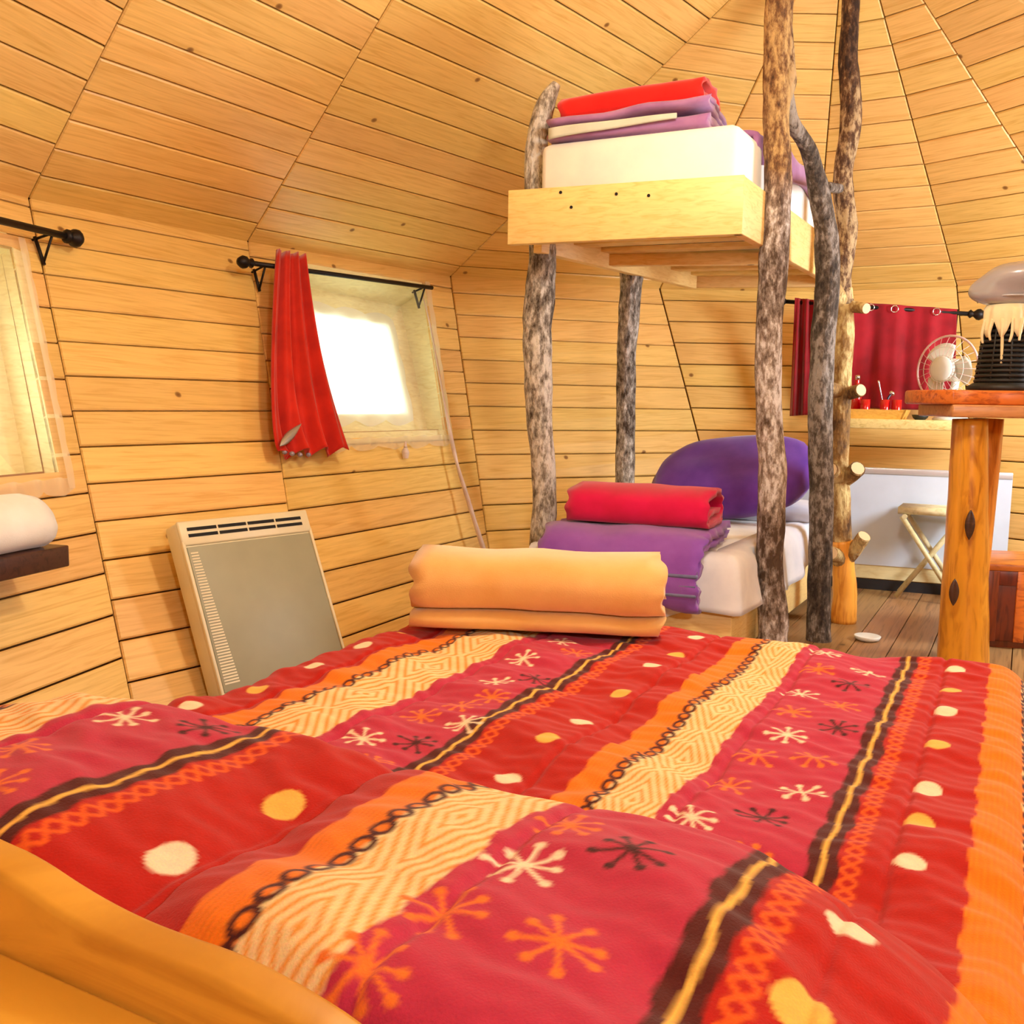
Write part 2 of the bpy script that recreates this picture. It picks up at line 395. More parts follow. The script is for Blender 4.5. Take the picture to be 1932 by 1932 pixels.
# ------------------------------------------------------------------ room shell
ZE = 1.70
CEN = V((.7, 2.5, 1.3))
def xat(px, y, z=ZE):     # point of image column px at depth y, height z
    r = RT.x*0
    # solve X so that the projected column is px
    d0 = (V((0, y, z))-CAM)
    w0 = d0.dot(FW); a0 = d0.dot(RT)
    X = ((px-966)/F*w0-a0)/RT.x
    return V((X, y, z))
E = [xat(55, 3.68), xat(468, 4.6), xat(850, 5.75), xat(1245, 6.2), xat(1537, 6.2), xat(1805, 5.8), xat(2070, 5.2)]
Fl = [pz(256, 1356, 0), pz(592, 1268, 0), pz(936, 1132, 0), V((1.3, 5.62, 0)), V((1.92, 5.47, 0)), V((2.55, 5.2, 0)), V((2.98, 4.72, 0))]
APEX = py(1600, -220, 4.3)
ZR = APEX.z
def on_plane(px, py_, a, b, c): return ppl(px, py_, a, (b-a).cross(c-a).normalized())
T1 = on_plane(740, 0, E[1], E[2], APEX); T1 = E[1]+(T1-E[1])*((ZR-ZE)/(T1.z-ZE))
T0 = on_plane(245, 0, E[0], E[1], T1); T0 = E[0]+(T0-E[0])*((ZR-ZE)/(T0.z-ZE))
Tp = [T0, T1, APEX, APEX, APEX, APEX, APEX]
# panel left of the first seam and the unseen rest of the room
Em = E[0]-V((sin(radians(15)), cos(radians(15)), 0))*1.25; Fm = Fl[0]-V((sin(radians(15)), cos(radians(15)), 0))*1.1
Tm = T0-V((.35, .75, 0))
ring = [(Fm, Em, Tm)]+list(zip(Fl, E, Tp))
A2 = V((Tm.x-.1, Tm.y-.5, ZR))
def rest(x, y, top): return (V((x*.86+CEN.x*.14, y*.86+CEN.y*.14, 0)), V((x, y, ZE)), top)
ring += [rest(3.5, 4.1, APEX), rest(3.5, 2.5, T1), rest(3.0, .9, T0), rest(2.1, -.6, Tm), rest(.7, -1.5, A2), rest(-.9, -1.3, A2), rest(-1.9, -.2, A2), rest(-2.25, 1.1, A2)]
NR = len(ring)

def outw(p):
    d = V((p.x-CEN.x, p.y-CEN.y, 0)); d.normalize()
    return d
def back(p, k=.06):
    if p.z > ZR-.02: return p+V((0, 0, k))
    q = p+outw(p)*k
    if p.z < .001: q.z -= .06
    if p.z > ZE-.01: q.z += k*.5
    return q

def panel_planks(parent, a0, b0, a1, b1, width, zoff, holes=(), th=.014, minlen=.008, name='plank'):
    """horizontal boards between two seams; holes = (zlo, zhi, sfun_lo, sfun_hi)"""
    z0, z1 = a0.z, a1.z
    n = (b0-a0).cross(a1-a0).normalized()
    mid = (a0+b0+a1+b1)/4
    if n.dot(mid-CEN) < 0: n = -n
    slope = ((a1+b1)/2-(a0+b0)/2).length/(z1-z0)
    dz = width/slope
    levels = [z0]
    z = z0+dz*zoff
    while z < z1-.01:
        if z > z0+.02: levels.append(z)
        z += dz
    levels.append(z1)
    cuts = sorted({h[0] for h in holes} | {h[1] for h in holes})
    segs = []
    for lo, hi in zip(levels, levels[1:]):
        cs = [lo]+[c for c in cuts if lo+.004 < c < hi-.004]+[hi]
        segs += [(p, q, p == lo, q == hi) for p, q in zip(cs, cs[1:])]
    at = lambda s, z: (a0.lerp(a1, (z-z0)/(z1-z0))).lerp(b0.lerp(b1, (z-z0)/(z1-z0)), s)
    for lo, hi, glo, ghi in segs:
        spans = [(0, 1)]
        for h in holes:
            if lo >= h[0]-.003 and hi <= h[1]+.003:
                spans = [(0, h[2]), (h[3], 1)]
        for s0, s1 in spans:
            L = (at(s1, lo)-at(s0, lo)).length
            if L < minlen: continue
            inl, inh = lo > z0+1e-4, hi < z1-1e-4       # no joint where the panel ends
            e = .0032/slope; zl = lo+(e if glo and inl else 0); zh = hi-(e if ghi and inh else 0)
            Lf = (at(1, lo)-at(0, lo)).length; Lt = max((at(1, hi)-at(0, hi)).length, .05)
            g0 = .002/Lf if s0 == 0 else 0; g1 = .002/Lf if s1 == 1 else 0
            c = .0045
            def quad(inset, off):
                iz = inset/slope; i0 = inset/Lf; i1 = min(inset/Lt, .2)
                zb = zl+(iz if glo and inl else 0); za = zh-(iz if ghi and inh else 0)
                return [at(s0+g0+i0, zb)+n*off, at(s1-g1-i0, zb)+n*off, at(s1-g1-i1, za)+n*off, at(s0+g0+i1, za)+n*off]
            jit = random.uniform(-.0012, .0012)
            A = quad(c, jit); B = quad(0, c+jit); Cc = quad(0, th)
            vs = A+B+Cc
            fs = [(0, 1, 2, 3)]+[(i, 4+i, 4+(i+1) % 4, (i+1) % 4) for i in range(4)]+[(4+i, 8+i, 8+(i+1) % 4, 4+(i+1) % 4) for i in range(4)]+[(11, 10, 9, 8)]
            if (A[1]-A[0]).cross(A[3]-A[0]).dot(n) > 0: fs = [f[::-1] for f in fs]
            o = mesh(name, vs, fs, M['pine'], parent)
            uvl = o.data.uv_layers.new(name='UVMap')
            ud = (b0-a0).normalized(); vd = n.cross(ud)
            if vd.z < 0: vd = -vd
            for lp in o.data.loops:
                p = o.data.vertices[lp.vertex_index].co
                uvl.data[lp.index].uv = ((p-a0).dot(ud), (p-at(0, lo)).dot(vd))

# -------- window openings (measured on their wall panels)
def local_plane(i):
    f0, e0, f1, e1 = ring[i][0], ring[i][1], ring[i+1][0], ring[i+1][1]
    at = lambda s, z: f0.lerp(e0, z/ZE).lerp(f1.lerp(e1, z/ZE), s)
    return at(.55, 1.3), (at(.98, 1.3)-at(.05, 1.3)).cross(at(.55, 1.65)-at(.55, .9)).normalized()
def panel_sz(px, pyy, i):
    f0, e0, f1, e1 = ring[i][0], ring[i][1], ring[i+1][0], ring[i+1][1]
    o_, nn = local_plane(i)
    p = ppl(px, pyy, o_, nn); t = p.z/ZE
    a = f0.lerp(e0, t); b = f1.lerp(e1, t); d = b-a
    return (p-a).dot(d)/d.dot(d), p.z, p
def win_hole(i, px_list):
    q = [panel_sz(x, y, i) for x, y in px_list]
    return q
W2 = [panel_sz(x, y, 2) for x, y in ((560, 505), (795, 545), (846, 800), (600, 830))]
W1 = [panel_sz(x, y, 0) for x, y in ((15, 465), (118, 890))]
hole2 = (W2[2][1]*.5+W2[3][1]*.5, min(W2[0][1], W2[1][1]), W2[0][0]*.5+W2[3][0]*.5, W2[1][0]*.5+W2[2][0]*.5)
s1r = W1[0][0]*.5+W1[1][0]*.5
hole1 = (W1[1][1], W1[0][1], s1r-.52, s1r)
names = {0: 'wall_left', 1: 'wall_left_side', 2: 'wall_window_side', 3: 'wall_rear_left', 4: 'wall_rear', 5: 'wall_rear_right', 6: 'wall_right'}
planked = range(0, 8)
ZZ = sorted({0, .35, .7, 1.2, ZE, hole1[0], hole1[1], hole2[0], hole2[1]})
for i in range(NR):
    f0, e0, t0 = ring[i]; f1, e1, t1 = ring[(i+1) % NR]
    hs = {0: [hole1], 2: [hole2]}.get(i, [])
    # backing of the wall (with the window hole left open)
    at = lambda s, z: back(f0.lerp(e0, z/ZE).lerp(f1.lerp(e1, z/ZE), s))
    h = hs[0] if hs else (9, 9, .3, .6)
    ss = [0, h[2]/2, h[2], (h[2]+h[3])/2, h[3], (1+h[3])/2, 1]; NZ = len(ZZ)-1
    vs = [at(s_, z_) for z_ in ZZ for s_ in ss]
    fs = [(r*7+c, r*7+c+1, r*7+8+c, r*7+7+c) for r in range(NZ) for c in range(6) if not (h[0]-.001 < ZZ[r] and ZZ[r+1] < h[1]+.001 and c in (2, 3))]
    wall = struct(mesh(names.get(i, 'wall_behind_%d' % i), vs, fs, M['pine_backing'] if i in planked else M['pine'], None))
    rv = [back(e0).lerp(back(t0), r/6).lerp(back(e1).lerp(back(t1), r/6), c/6) for r in range(7) for c in range(7)]
    roof = struct(mesh('ceiling', rv, [(r*7+c, r*7+c+1, r*7+8+c, r*7+7+c) for r in range(6) for c in range(6)], M['pine_backing'] if i in planked else M['pine']))
    if i in planked:
        rr = random.Random(i*5+1)
        panel_planks(wall, f0, f1, e0, e1, .142, rr.uniform(.3, 1), hs)
        tt0, tt1 = (t0, t1)
        panel_planks(roof, e0, e1, t0, t1, .142, rr.uniform(.2, 1))

# -------- windows
def window(idx, i, hole, label):
    zlo, zhi, s0, s1 = hole
    f0, e0, f1, e1 = ring[i][0], ring[i][1], ring[i+1][0], ring[i+1][1]
    at = lambda s, z: f0.lerp(e0, z/ZE).lerp(f1.lerp(e1, z/ZE), s)
    c = [at(s0, zlo), at(s1, zlo), at(s1, zhi), at(s0, zhi)]
    hd = (c[1]-c[0]).normalized(); n = V((hd.y, -hd.x, 0))
    if n.dot(c[0]-CEN) < 0: n = -n
    n = (c[1]-c[0]).cross(c[3]-c[0]).normalized()
    if n.dot(c[0]-CEN) < 0: n = -n
    D = .13; cm = sum(c, V())/4
    oc = [q+n*(D-(q-cm).dot(n)) for q in c]
    root = struct(bpy.data.objects.new('window_%d' % idx, None)); link(root)
    mid = sum(c, V())/4
    for k, nm in enumerate(('reveal_sill', 'reveal_jamb', 'reveal_head', 'reveal_jamb')):
        a, b, d, e = c[k], c[(k+1) % 4], oc[(k+1) % 4], oc[k]
        nn = (b-a).cross(e-a).normalized()
        if nn.dot(mid-(a+d)/2) > 0: nn = -nn
        vs = [a, b, d, e, a+nn*.055, b+nn*.055, d+nn*.055, e+nn*.055]
        mesh(nm, vs, [(0, 1, 2, 3), (7, 6, 5, 4), (0, 4, 5, 1), (1, 5, 6, 2), (2, 6, 7, 3), (3, 7, 4, 0)], M['frame_pale'], root)
    # frame boards around the pane
    om = sum(oc, V())/4
    ins = [om+(q-om)*.64 for q in oc]
    for k, nm in enumerate(('frame_board',)*4):
        a, b = oc[k], oc[(k+1) % 4]; a2, b2 = ins[k], ins[(k+1) % 4]
        vs = [a, b, b2, a2]; vs += [q+n*.035 for q in vs]
        mesh(nm, vs, [(0, 1, 2, 3), (7, 6, 5, 4), (0, 4, 5, 1), (1, 5, 6, 2), (2, 6, 7, 3), (3, 7, 4, 0)], M['frame_pale'], root)
    g = [q+n*.015 for q in ins]
    mesh('pane', g+[q+n*.006 for q in g], [(0, 1, 2, 3), (7, 6, 5, 4), (0, 4, 5, 1), (1, 5, 6, 2), (2, 6, 7, 3), (3, 7, 4, 0)], M['glass'], root)
    return c, oc, ins, n, hd
c2, oc2, ins2, n2, hd2 = window(2, 2, hole2, '')
c1, oc1, ins1, n1, hd1 = window(1, 0, hole1, '')

def scallop_cloth(name, q, n, mat, off, label, cat, wav=4, amp=.018, ni=30, nj=24, over=1.0):
    """q: bottom-left, bottom-right, top-right, top-left ; cloth with scalloped edge"""
    mid = sum(q, V())/4; q = [mid+(p-mid)*over for p in q]; g = []
    up = ((q[3]+q[2])/2-(q[0]+q[1])/2).normalized(); sd = (q[1]-q[0]).normalized()
    for i in range(ni+1):
        t = i/ni; r = []
        for j in range(nj+1):
            s = j/nj
            p = q[0].lerp(q[1], s).lerp(q[3].lerp(q[2], s), t)
            p = p+up*(amp*abs(sin(wav*pi*s))*(-(1-t)**6+t**6))+sd*(amp*.5*abs(sin(wav*pi*t))*(s**6-(1-s)**6))
            p = p-n*(off+.006*sin(s*22)*(1-.4*t)); r.append(p)
        g.append(r)
    return tag(sheet(name, g, mat), label, cat)
scallop_cloth('pane_voile', ins2, n2, M['voile_pane'], .012, 'white scalloped voile over the small pane beside the red curtain', 'voile', over=1.16, wav=3, amp=.03)

# sheer net curtains in front of the two left windows
def net(name, i, hole, label, s_in, drop, off=.02):
    zlo, zhi, s0, s1 = hole
    f0, e0, f1, e1 = ring[i][0], ring[i][1], ring[i+1][0], ring[i+1][1]
    nn = local_plane(i)[1]
    if nn.dot(f0-CEN) < 0: nn = -nn
    at = lambda s, z: f0.lerp(e0, z/ZE).lerp(f1.lerp(e1, z/ZE), s)-nn*(off)
    root = tag(empty(name), label, 'net curtain')
    z1 = zhi+.03; z0 = zlo-drop; g = []; hem = []
    for a in range(25):
        t = a/24; row = []
        for b in range(41):
            s = s0-.03+(s1+s_in-s0+.03)*b/40
            p = at(s, z0+(z1-z0)*t)-nn*(.008*sin(b*1.1)*(1-.3*t))
            row.append(p)
        g.append(row)
    sheet('net', g, M['voile'], root)
    hem = []
    for a in range(5):
        t = a/4; row = []
        for b in range(81):
            s = s0-.03+(s1+s_in-s0+.03)*b/80
            zb = z0+.0-.022*abs(sin(b/80*pi*5))
            row.append(at(s, zb+(z0+.035-zb)*t)-nn*(.002+.008*sin(b*.55)))
        hem.append(row)
    sheet('scalloped_hem', hem, M['voile_hem'], root)
    eh = []
    for a in range(31):
        z = z0+(z1-z0)*a/30
        eh.append([at(s1+s_in-.022+.024*b/3+(.006*abs(sin(a*.62)) if b == 3 else 0), z)-nn*.003 for b in range(4)])
    sheet('edge_band', eh, M['voile_hem'], root)
    return at, nn
at2, nn2 = net('net_curtain', 2, hole2, 'sheer net curtain with scalloped hem behind the red curtain', .015, .07)
at1, nn1 = net('net_curtain', 0, hole1, 'sheer net curtain with scalloped hem above the dark shelf', .03, .06)

# -------- floor
fpoly = [back(r[0]) for r in ring]
struct_floor = struct(mesh('floor', [V((p.x, p.y, -.05)) for p in fpoly], [tuple(range(NR))], M['pine_backing']))
fd = (pz(1748, 1145, 0)-pz(1712, 1213, 0)); fd.z = 0; fd.normalize(); fn = V((fd.y, -fd.x, 0))
def clip(poly, nrm, d):        # keep nrm.p <= d
    out = []
    for i in range(len(poly)):
        p, q = poly[i], poly[(i+1) % len(poly)]; dp = d-nrm.dot(p); dq = d-nrm.dot(q)
        if dp >= 0: out.append(p)
        if dp*dq < 0: out.append(p.lerp(q, dp/(dp-dq)))
    return out
outline = [V((p.x, p.y, 0)) for p in fpoly]
for k in range(-40, 40):
    wd = .15
    poly = clip(outline, fn, (k+1)*wd-.002)
    if poly: poly = clip(poly, -fn, -(k*wd+.002))
    if len(poly) < 3: continue
    o = prism('floor_plank', [(p.x, p.y) for p in poly], -.025, 0, M['floor'], struct_floor)
    uvl = o.data.uv_layers.new(name='UVMap')
    for lp in o.data.loops:
        p = o.data.vertices[lp.vertex_index].co; uvl.data[lp.index].uv = (p.dot(fd)*.8, p.dot(fn))

# ------------------------------------------------------------------ the big bed: u across, v along
TH = radians(27); UD = V((cos(TH), -sin(TH), 0)); VD = V((sin(TH), cos(TH), 0))
def B(u, v, z): return UD*u+VD*v+V((0, 0, z))
ZQ = .45; UL, UR, VF, VH = -1.335, .035, 2.33, .50
bed = tag(empty('double_bed'), 'large low pine double bed with wavy-topped headboard under the patterned quilt', 'bed')
# headboard: wavy top
prof = [(-1.36, .60), (-1.2, .66), (-1.05, .70), (-.9, .685), (-.78, .662), (-.682, .653), (-.64, .650), (-.587, .637), (-.54, .630), (-.497, .628), (-.439, .629), (-.40, .624), (-.373, .619), (-.34, .611), (-.28, .585), (-.2, .55), (-.1, .535), (.0, .56), (.1, .53)]
prof = resample(prof, 2)
def extr(poly, v0, v1, name, mat, par):
    k = len(poly); vs = [B(u, v0, z) for u, z in poly]+[B(u, v1, z) for u, z in poly]
    return mesh(name, vs, [tuple(range(k)), tuple(range(2*k-1, k-1, -1))]+[((i+1) % k, i, k+i, k+(i+1) % k) for i in range(k)], mat, par)
hb = extr([(-1.36, .2)]+prof+[(.1, .2)], .44, .475, 'headboard', M['headboard'], bed); bevel(hb, .006)
bevel(extr([(-1.36, .53), (-1.36, .605), (.1, .575), (.1, .50)], .35, .438, 'headboard_rail', M['headboard'], bed), .004)
extr([(-1.36, .2), (-1.36, .535), (.1, .505), (.1, .2)], .372, .395, 'lower_board', M['headboard'], bed)
boxf('side_rail', B(UL+.04, .475, .045), UD*.035, VD*(VF-.55), V((0, 0, .16)), M['headboard'], bed)
boxf('side_rail', B(UR-.09, .475, .045), UD*.035, VD*(VF-.55), V((0, 0, .16)), M['headboard'], bed)
boxf('foot_board', B(UL+.04, VF-.1, .045), UD*(UR-UL-.095), VD*.035, V((0, 0, .16)), M['headboard'], bed)
for (u, v) in ((UL+.05, .45), (UR-.12, .45), (UL+.05, VF-.12), (UR-.12, VF-.12)):
    boxf('leg', B(u, v, 0), UD*.07, VD*.07, V((0, 0, .2)), M['headboard'], bed)
mt = boxf('bed_mattress', B(UL+.04, .50, .2), UD*(UR-UL-.09), VD*(VF-.58), V((0, 0, .215)), M['white_sheet'], None, .04)
tag(mt, 'thick white mattress of the double bed, under the quilt', 'mattress')

# quilt -------------------------------------------------------------
st = .0032
aa = np.arange(-1.60, .34, st); bb = np.arange(.36, 2.62, st)
A_, B_ = np.meshgrid(aa, bb)
def edge(a, lo, hi, r, flare):
    """arc-length a -> (position, drop)"""
    pos = a.copy(); drop = np.zeros_like(a)
    for s, lim in ((1, hi), (-1, lo)):
        x = s*(a-(lim-s*r)); q = r*pi/2
        mm = (x > 0) & (x <= q); pos[mm] = (lim-s*r)+s*r*np.sin(x[mm]/r); drop[mm] = r*(1-np.cos(x[mm]/r))
        mm = x > q; pos[mm] = lim+s*(x[mm]-q)*flare; drop[mm] = r+(x[mm]-q)
    return pos, drop
pu, du = edge(A_, UL, UR+.03, .06, .12); pv, dv = edge(B_, .482, VF, .05, .04)
rng = np.random.RandomState(3)
def wnoise(x, y, k, ang, wl, spread):
    h = np.zeros_like(x)
    for _ in range(k):
        t = ang+rng.uniform(-spread, spread); f = 2*pi/(wl*rng.uniform(.6, 1.6))
        h += np.sin((x*cos(t)+y*sin(t))*f+rng.uniform(0, 6.3)+1.3*np.sin((x*-sin(t)+y*cos(t))*f*.35+rng.uniform(0, 6.3)))
    return h/sqrt(k)
Z = ZQ+.006*wnoise(A_, B_, 5, 1.2, .3, .6)+.0035*wnoise(A_, B_, 6, 1.3, .11, .5)+.0016*wnoise(A_, B_, 6, 1.4, .05, .5)
# pillow swellings under the quilt
def bump(u0, v0, su, sv, h, p=2.6):
    d = (np.abs((A_-u0)/su)**p+np.abs((B_-v0)/sv)**p)
    return h*np.clip(1-d, 0, 1)**.82
hump = np.maximum(bump(-.90, .68, .45, .36, .172, 3.0), bump(-.35, .66, .42, .36, .170, 3.0))
Z += hump
Z += .02*np.exp(-((B_-.9)/.08)**2)*np.exp(-((A_+.62)/.16)**2)
# quilting seams
for us in (-.366, -.1, -.60, -.955, -1.2):
    Z -= .006*np.exp(-((A_-us)/.006)**2)
Z -= du+dv
Z = np.maximum(Z, .06)
# ---- print colours (laid out three times finer than the cloth grid, then averaged)
A0_, B0_ = A_, B_
SS = 3
_ia = aa[0]+(np.arange(len(aa)*SS)-(SS-1)/2)*st/SS; _ib = bb[0]+(np.arange(len(bb)*SS)-(SS-1)/2)*st/SS
A_, B_ = np.meshgrid(_ia, _ib)
def lin(r, g, b): return np.array(srgb(r, g, b)[:3])
RED = lin(184, 26, 12); PINK = lin(190, 46, 74); ORG = lin(242, 126, 12); CRM = lin(246, 218, 160); BRN = lin(84, 22, 14); YEL = lin(244, 188, 84); WHT = lin(250, 226, 190); XST = lin(236, 96, 22); DRK = lin(70, 16, 16); SCR = lin(206, 44, 34)
col = np.zeros(A_.shape+(3,)); col[:] = RED
jig = .0022*np.sin(B_*95)+.002*np.sin(B_*41+1)
Aj = A_+jig
def put(mask, c): col[mask] = c
def band(lo, hi, c): put((Aj >= lo) & (Aj < hi), c)
def stripe_set(o0, ch, cr1, br0, br1, yl, x1):
    band(o0, ch, ORG)
    # hand-woven streaks in the orange
    mo = (Aj >= o0) & (Aj < ch); col[mo] *= (1+.10*np.sin(A_[mo]*900+2*np.sin(B_[mo]*30)))[:, None]
    band(ch, cr1, CRM)
    hw = (cr1-ch)/2; uc = (cr1+ch)/2; P = .235
    d = np.abs(A_-uc)/hw+np.abs(((B_+.06) % P)-P/2)/(P/2)
    mo = (Aj > ch+.006) & (Aj < cr1) & (((d*3.6) % 1) < .36); put(mo, lin(240, 158, 62))
    band(cr1, br0, PINK)
    band(br0, br1, BRN); put(np.abs(A_-yl-.002*np.sin(B_*60)) < .0032, YEL)
    # chain of dark loops
    p = .03; t = (B_/p) % 1; s = (A_-ch+.004)/.011
    r = np.hypot(s, (t-.5)*2.2)
    put((r > .55) & (r < 1.1) & (np.abs(s) < 1.05), DRK)
    # crossed stitches
    p = .02; t = (B_/p) % 1; s = (A_-br1-.004)/(x1-br1-.004)
    put((s > 0) & (s < 1) & ((np.abs(s-t) < .16) | (np.abs(s+t-1) < .16)), XST)
stripe_set(-1.182, -1.118, -.977, -.79, -.752, -.771, -.722)
stripe_set(-.541, -.481, -.389, -.192, -.156, -.174, -.128)
band(-.014, .052, ORG); mo = (Aj >= -.014) & (Aj < .052); col[mo] *= (1+.12*np.sin(A_[mo]*800+2*np.sin(B_[mo]*25)))[:, None]
band(.052, .5, CRM)
p = .03; t = (B_/p) % 1
for k in range(4):
    s = (A_-.06-k*.02)/.009; r = np.hypot(s, (((B_+k*.015)/p) % 1-.5)*2.2); put((r > .45) & (r < 1.15), DRK)
band(-1.6, -1.46, ORG)
def star(u, v, R, c, rot=0., arms=8):
    m = (np.abs(A_-u) < R*1.3) & (np.abs(B_-v) < R*1.3)
    x = A_[m]-u; y = B_[m]-v; r = np.hypot(x, y); hit = np.zeros(r.shape, bool)
    for k in range(arms):
        a = rot+2*pi*k/arms+.12*sin(k*5+u*30); rk = R*(1+.12*sin(k*3.7+v*20))
        dx, dy = cos(a), sin(a); al = x*dx+y*dy; ac = np.abs(-x*dy+y*dx)
        hit |= (al > 0) & (al < rk) & (ac < .0022)
        hit |= np.hypot(x-dx*rk, y-dy*rk) < .0052
    idx = np.argwhere(m)[hit]; col[idx[:, 0], idx[:, 1]] = c
def dot(u, v, c, r=.019):
    put(((A_-u)/r)**2+((B_-v)/(r*1.15))**2 < 1, c)
ORS = lin(240, 120, 40)
right = [(-.236, 2.108, WHT), (-.337, 1.906, WHT), (-.255, 1.987, DRK), (-.324, 1.767, ORS), (-.254, 1.851, ORS), (-.304, 1.623, WHT), (-.237, 1.708, DRK), (-.328, 1.51, ORS), (-.245, 1.531, ORS), (-.34, 1.386, ORS), (-.239, 1.402, WHT), (-.267, 1.283, DRK), (-.344, 1.211, WHT), (-.26, 1.155, ORS), (-.33, 2.06, ORS), (-.34, 2.2, WHT)]
left = [(-.874, 1.657, WHT), (-.818, 1.72, DRK), (-.86, 1.498, ORS), (-.83, 1.56, ORS), (-.897, 1.423, ORS), (-.80, 1.408, WHT), (-.911, 1.268, WHT), (-.83, 1.302, DRK), (-.83, 1.18, ORS), (-.91, 1.09, ORS), (-.9, 1.83, WHT), (-.83, 1.95, ORS), (-.9, 2.03, WHT), (-.92, .80, WHT), (-.83, .84, DRK), (-.92, .66, ORS), (-.85, .58, ORS)]
def onhump(x, y, z=.6): p = pz(x, y, z); return p.dot(UD), p.dot(VD)
for (x, y), c, z in (((988, 1638), WHT, .607), ((1192, 1640), DRK, .605), ((840, 1748), ORS, .60), ((1055, 1808), ORS, .60), ((1075, 1555), ORS, .61), ((690, 1915), ORS, .58)):
    u, v = onhump(x, y, z); right.append((u, v, c))
for i, (u, v, c) in enumerate(right+left): star(u, v, .031, c, i*.35)
for k, v in enumerate((2.215, 2.057, 1.903, 1.719, 1.528, 1.389, 1.251, 1.1, .95)): dot(-.636, v, WHT if k not in (1, 3, 5, 8) else YEL)
dot(*onhump(322, 1605, .6), WHT, .02); dot(*onhump(535, 1475, .61), YEL, .02)
for k, v in enumerate((2.22, 2.062, 1.913, 1.70, 1.507, 1.363, 1.221)): dot(-.078, v, (WHT, YEL)[k % 2])
dot(*onhump(1605, 1767, .575), WHT, .02); dot(*onhump(1512, 1895, .595), YEL, .021)
for k in range(9): dot(-1.25, 2.25-k*.17, (WHT, WHT, YEL)[k % 3])
col = col.reshape(len(bb), SS, len(aa), SS, 3).mean((1, 3)); A_, B_ = A0_, B0_
col *= (1+.03*wnoise(A_, B_, 6, .3, .02, 1.5))[..., None]
ny, nx = A_.shape
co = np.stack([pu*cos(TH)+pv*sin(TH), -pu*sin(TH)+pv*cos(TH), Z], -1).reshape(-1, 3)
me = bpy.data.meshes.new('quilt'); me.vertices.add(nx*ny); me.vertices.foreach_set('co', co.astype(np.float32).ravel())
ii, jj = np.meshgrid(np.arange(ny-1), np.arange(nx-1), indexing='ij')
q0 = (ii*nx+jj).ravel(); quads = np.stack([q0, q0+1, q0+nx+1, q0+nx], -1)
nf = len(q0); me.loops.add(nf*4); me.polygons.add(nf)
me.loops.foreach_set('vertex_index', quads.ravel().astype(np.int32)); me.polygons.foreach_set('loop_start', np.arange(0, nf*4, 4, dtype=np.int32))
me.polygons.foreach_set('use_smooth', np.ones(nf, bool)); me.update(calc_edges=True)
ca = me.color_attributes.new('print', 'FLOAT_COLOR', 'POINT')
ca.data.foreach_set('color', np.concatenate([np.clip(col, 0, 1).reshape(-1, 3), np.ones((nx*ny, 1))], 1).astype(np.float32).ravel())
mq, n, l, b = newmat('printed_quilt')
at_ = n.new('ShaderNodeAttribute'); at_.attribute_name = 'print'; tc = n.new('ShaderNodeTexCoord')
wv = n.new('ShaderNodeTexNoise'); wv.inputs['Scale'].default_value = 420; l.new(tc.outputs['Object'], wv.inputs[0])
l.new(mixc(n, l, .25, at_.outputs['Color'], mixc(n, l, 1.0, at_.outputs['Color'], wv.outputs['Color'], 'MULTIPLY'), 'MIX'), b.inputs['Base Color'])
bp = n.new('ShaderNodeBump'); bp.inputs['Strength'].default_value = .3; bp.inputs['Distance'].default_value = .002; l.new(wv.outputs[0], bp.inputs['Height']); l.new(bp.outputs[0], b.inputs['Normal'])
b.inputs['Roughness'].default_value = .85; b.inputs['Sheen Weight'].default_value = .1; b.inputs['Specular IOR Level'].default_value = .2
me.materials.append(mq)
quilt = tag(link(bpy.data.objects.new('quilt', me)), 'red and orange striped quilt printed with stars, dots and diamonds', 'quilt')

# ochre blanket folded at the foot of the bed
p1 = pz(772, 1192, ZQ+.005); p2 = pz(1248, 1212, ZQ+.005)
al = (p2-p1); Lb = al.length; al.normalize(); dd = V((-al.y, al.x, 0))
ob = folded('folded_blanket', p1+dd*.01, al, dd, list((x_, z_*.9) for x_, z_ in [(.25, .05), (.03, .05), (.0, .034), (.0, .022), (.03, .016), (.29, .014), (.325, .04), (.325, .13), (.29, .172), (.16, .188), (.05, .18), (.008, .14), (.004, .085), (.03, .064), (.28, .066), (.29, .10), (.27, .14), (.10, .15), (.05, .13), (.05, .10), (.22, .095)]), .0195, Lb, M['ochre'], None, .008, seed=4)
tag(ob, 'thick ochre fleece blanket folded up on the foot of the quilt', 'blanket')

# ------------------------------------------------------------------ radiator on the left panel
f0, e0, f1, e1 = ring[1][0], ring[1][1], ring[2][0], ring[2][1]
nrm = (f1-f0).cross(e0-f0).normalized()
if nrm.dot(f0-CEN) > 0: nrm = -nrm          # into the room
fp = f0+nrm*.165
tl, tr = ppl(332, 985, fp, nrm), ppl(566, 932, fp, nrm)
hx = (f1-f0).normalized(); vy = nrm.cross(hx)
if vy.z < 0: vy = -vy
vy = (vy+nrm*.10).normalized(); nrm = hx.cross(vy) if hx.cross(vy).dot(nrm) > 0 else -hx.cross(vy)
tl2 = tl; wR = (tr-tl).dot(hx); hR = (tl.z-.08*abs(nrm.z)-.002)/vy.z
rad = tag(empty('wall_heater'), 'cream electric panel heater with grey-green grille on the pine wall', 'heater')
def rb(name, x0, x1, y0, y1, d0, d1, mat, par, bev=0): return boxf(name, tl+hx*x0+vy*y0-nrm*d1, hx*(x1-x0), vy*(y1-y0), nrm*(d1-d0), mat, par, bev)
case = rb('case', 0, wR, -hR, 0, .004, .08, M['heater_case'], rad, .012)
rb('top_band', .0, wR, -.085, .0, -.004, .01, M['heater_case'], rad, .006)
rb('edge_strip', 0, .012, -hR, -.07, -.004, .012, M['heater_case'], rad, .003)
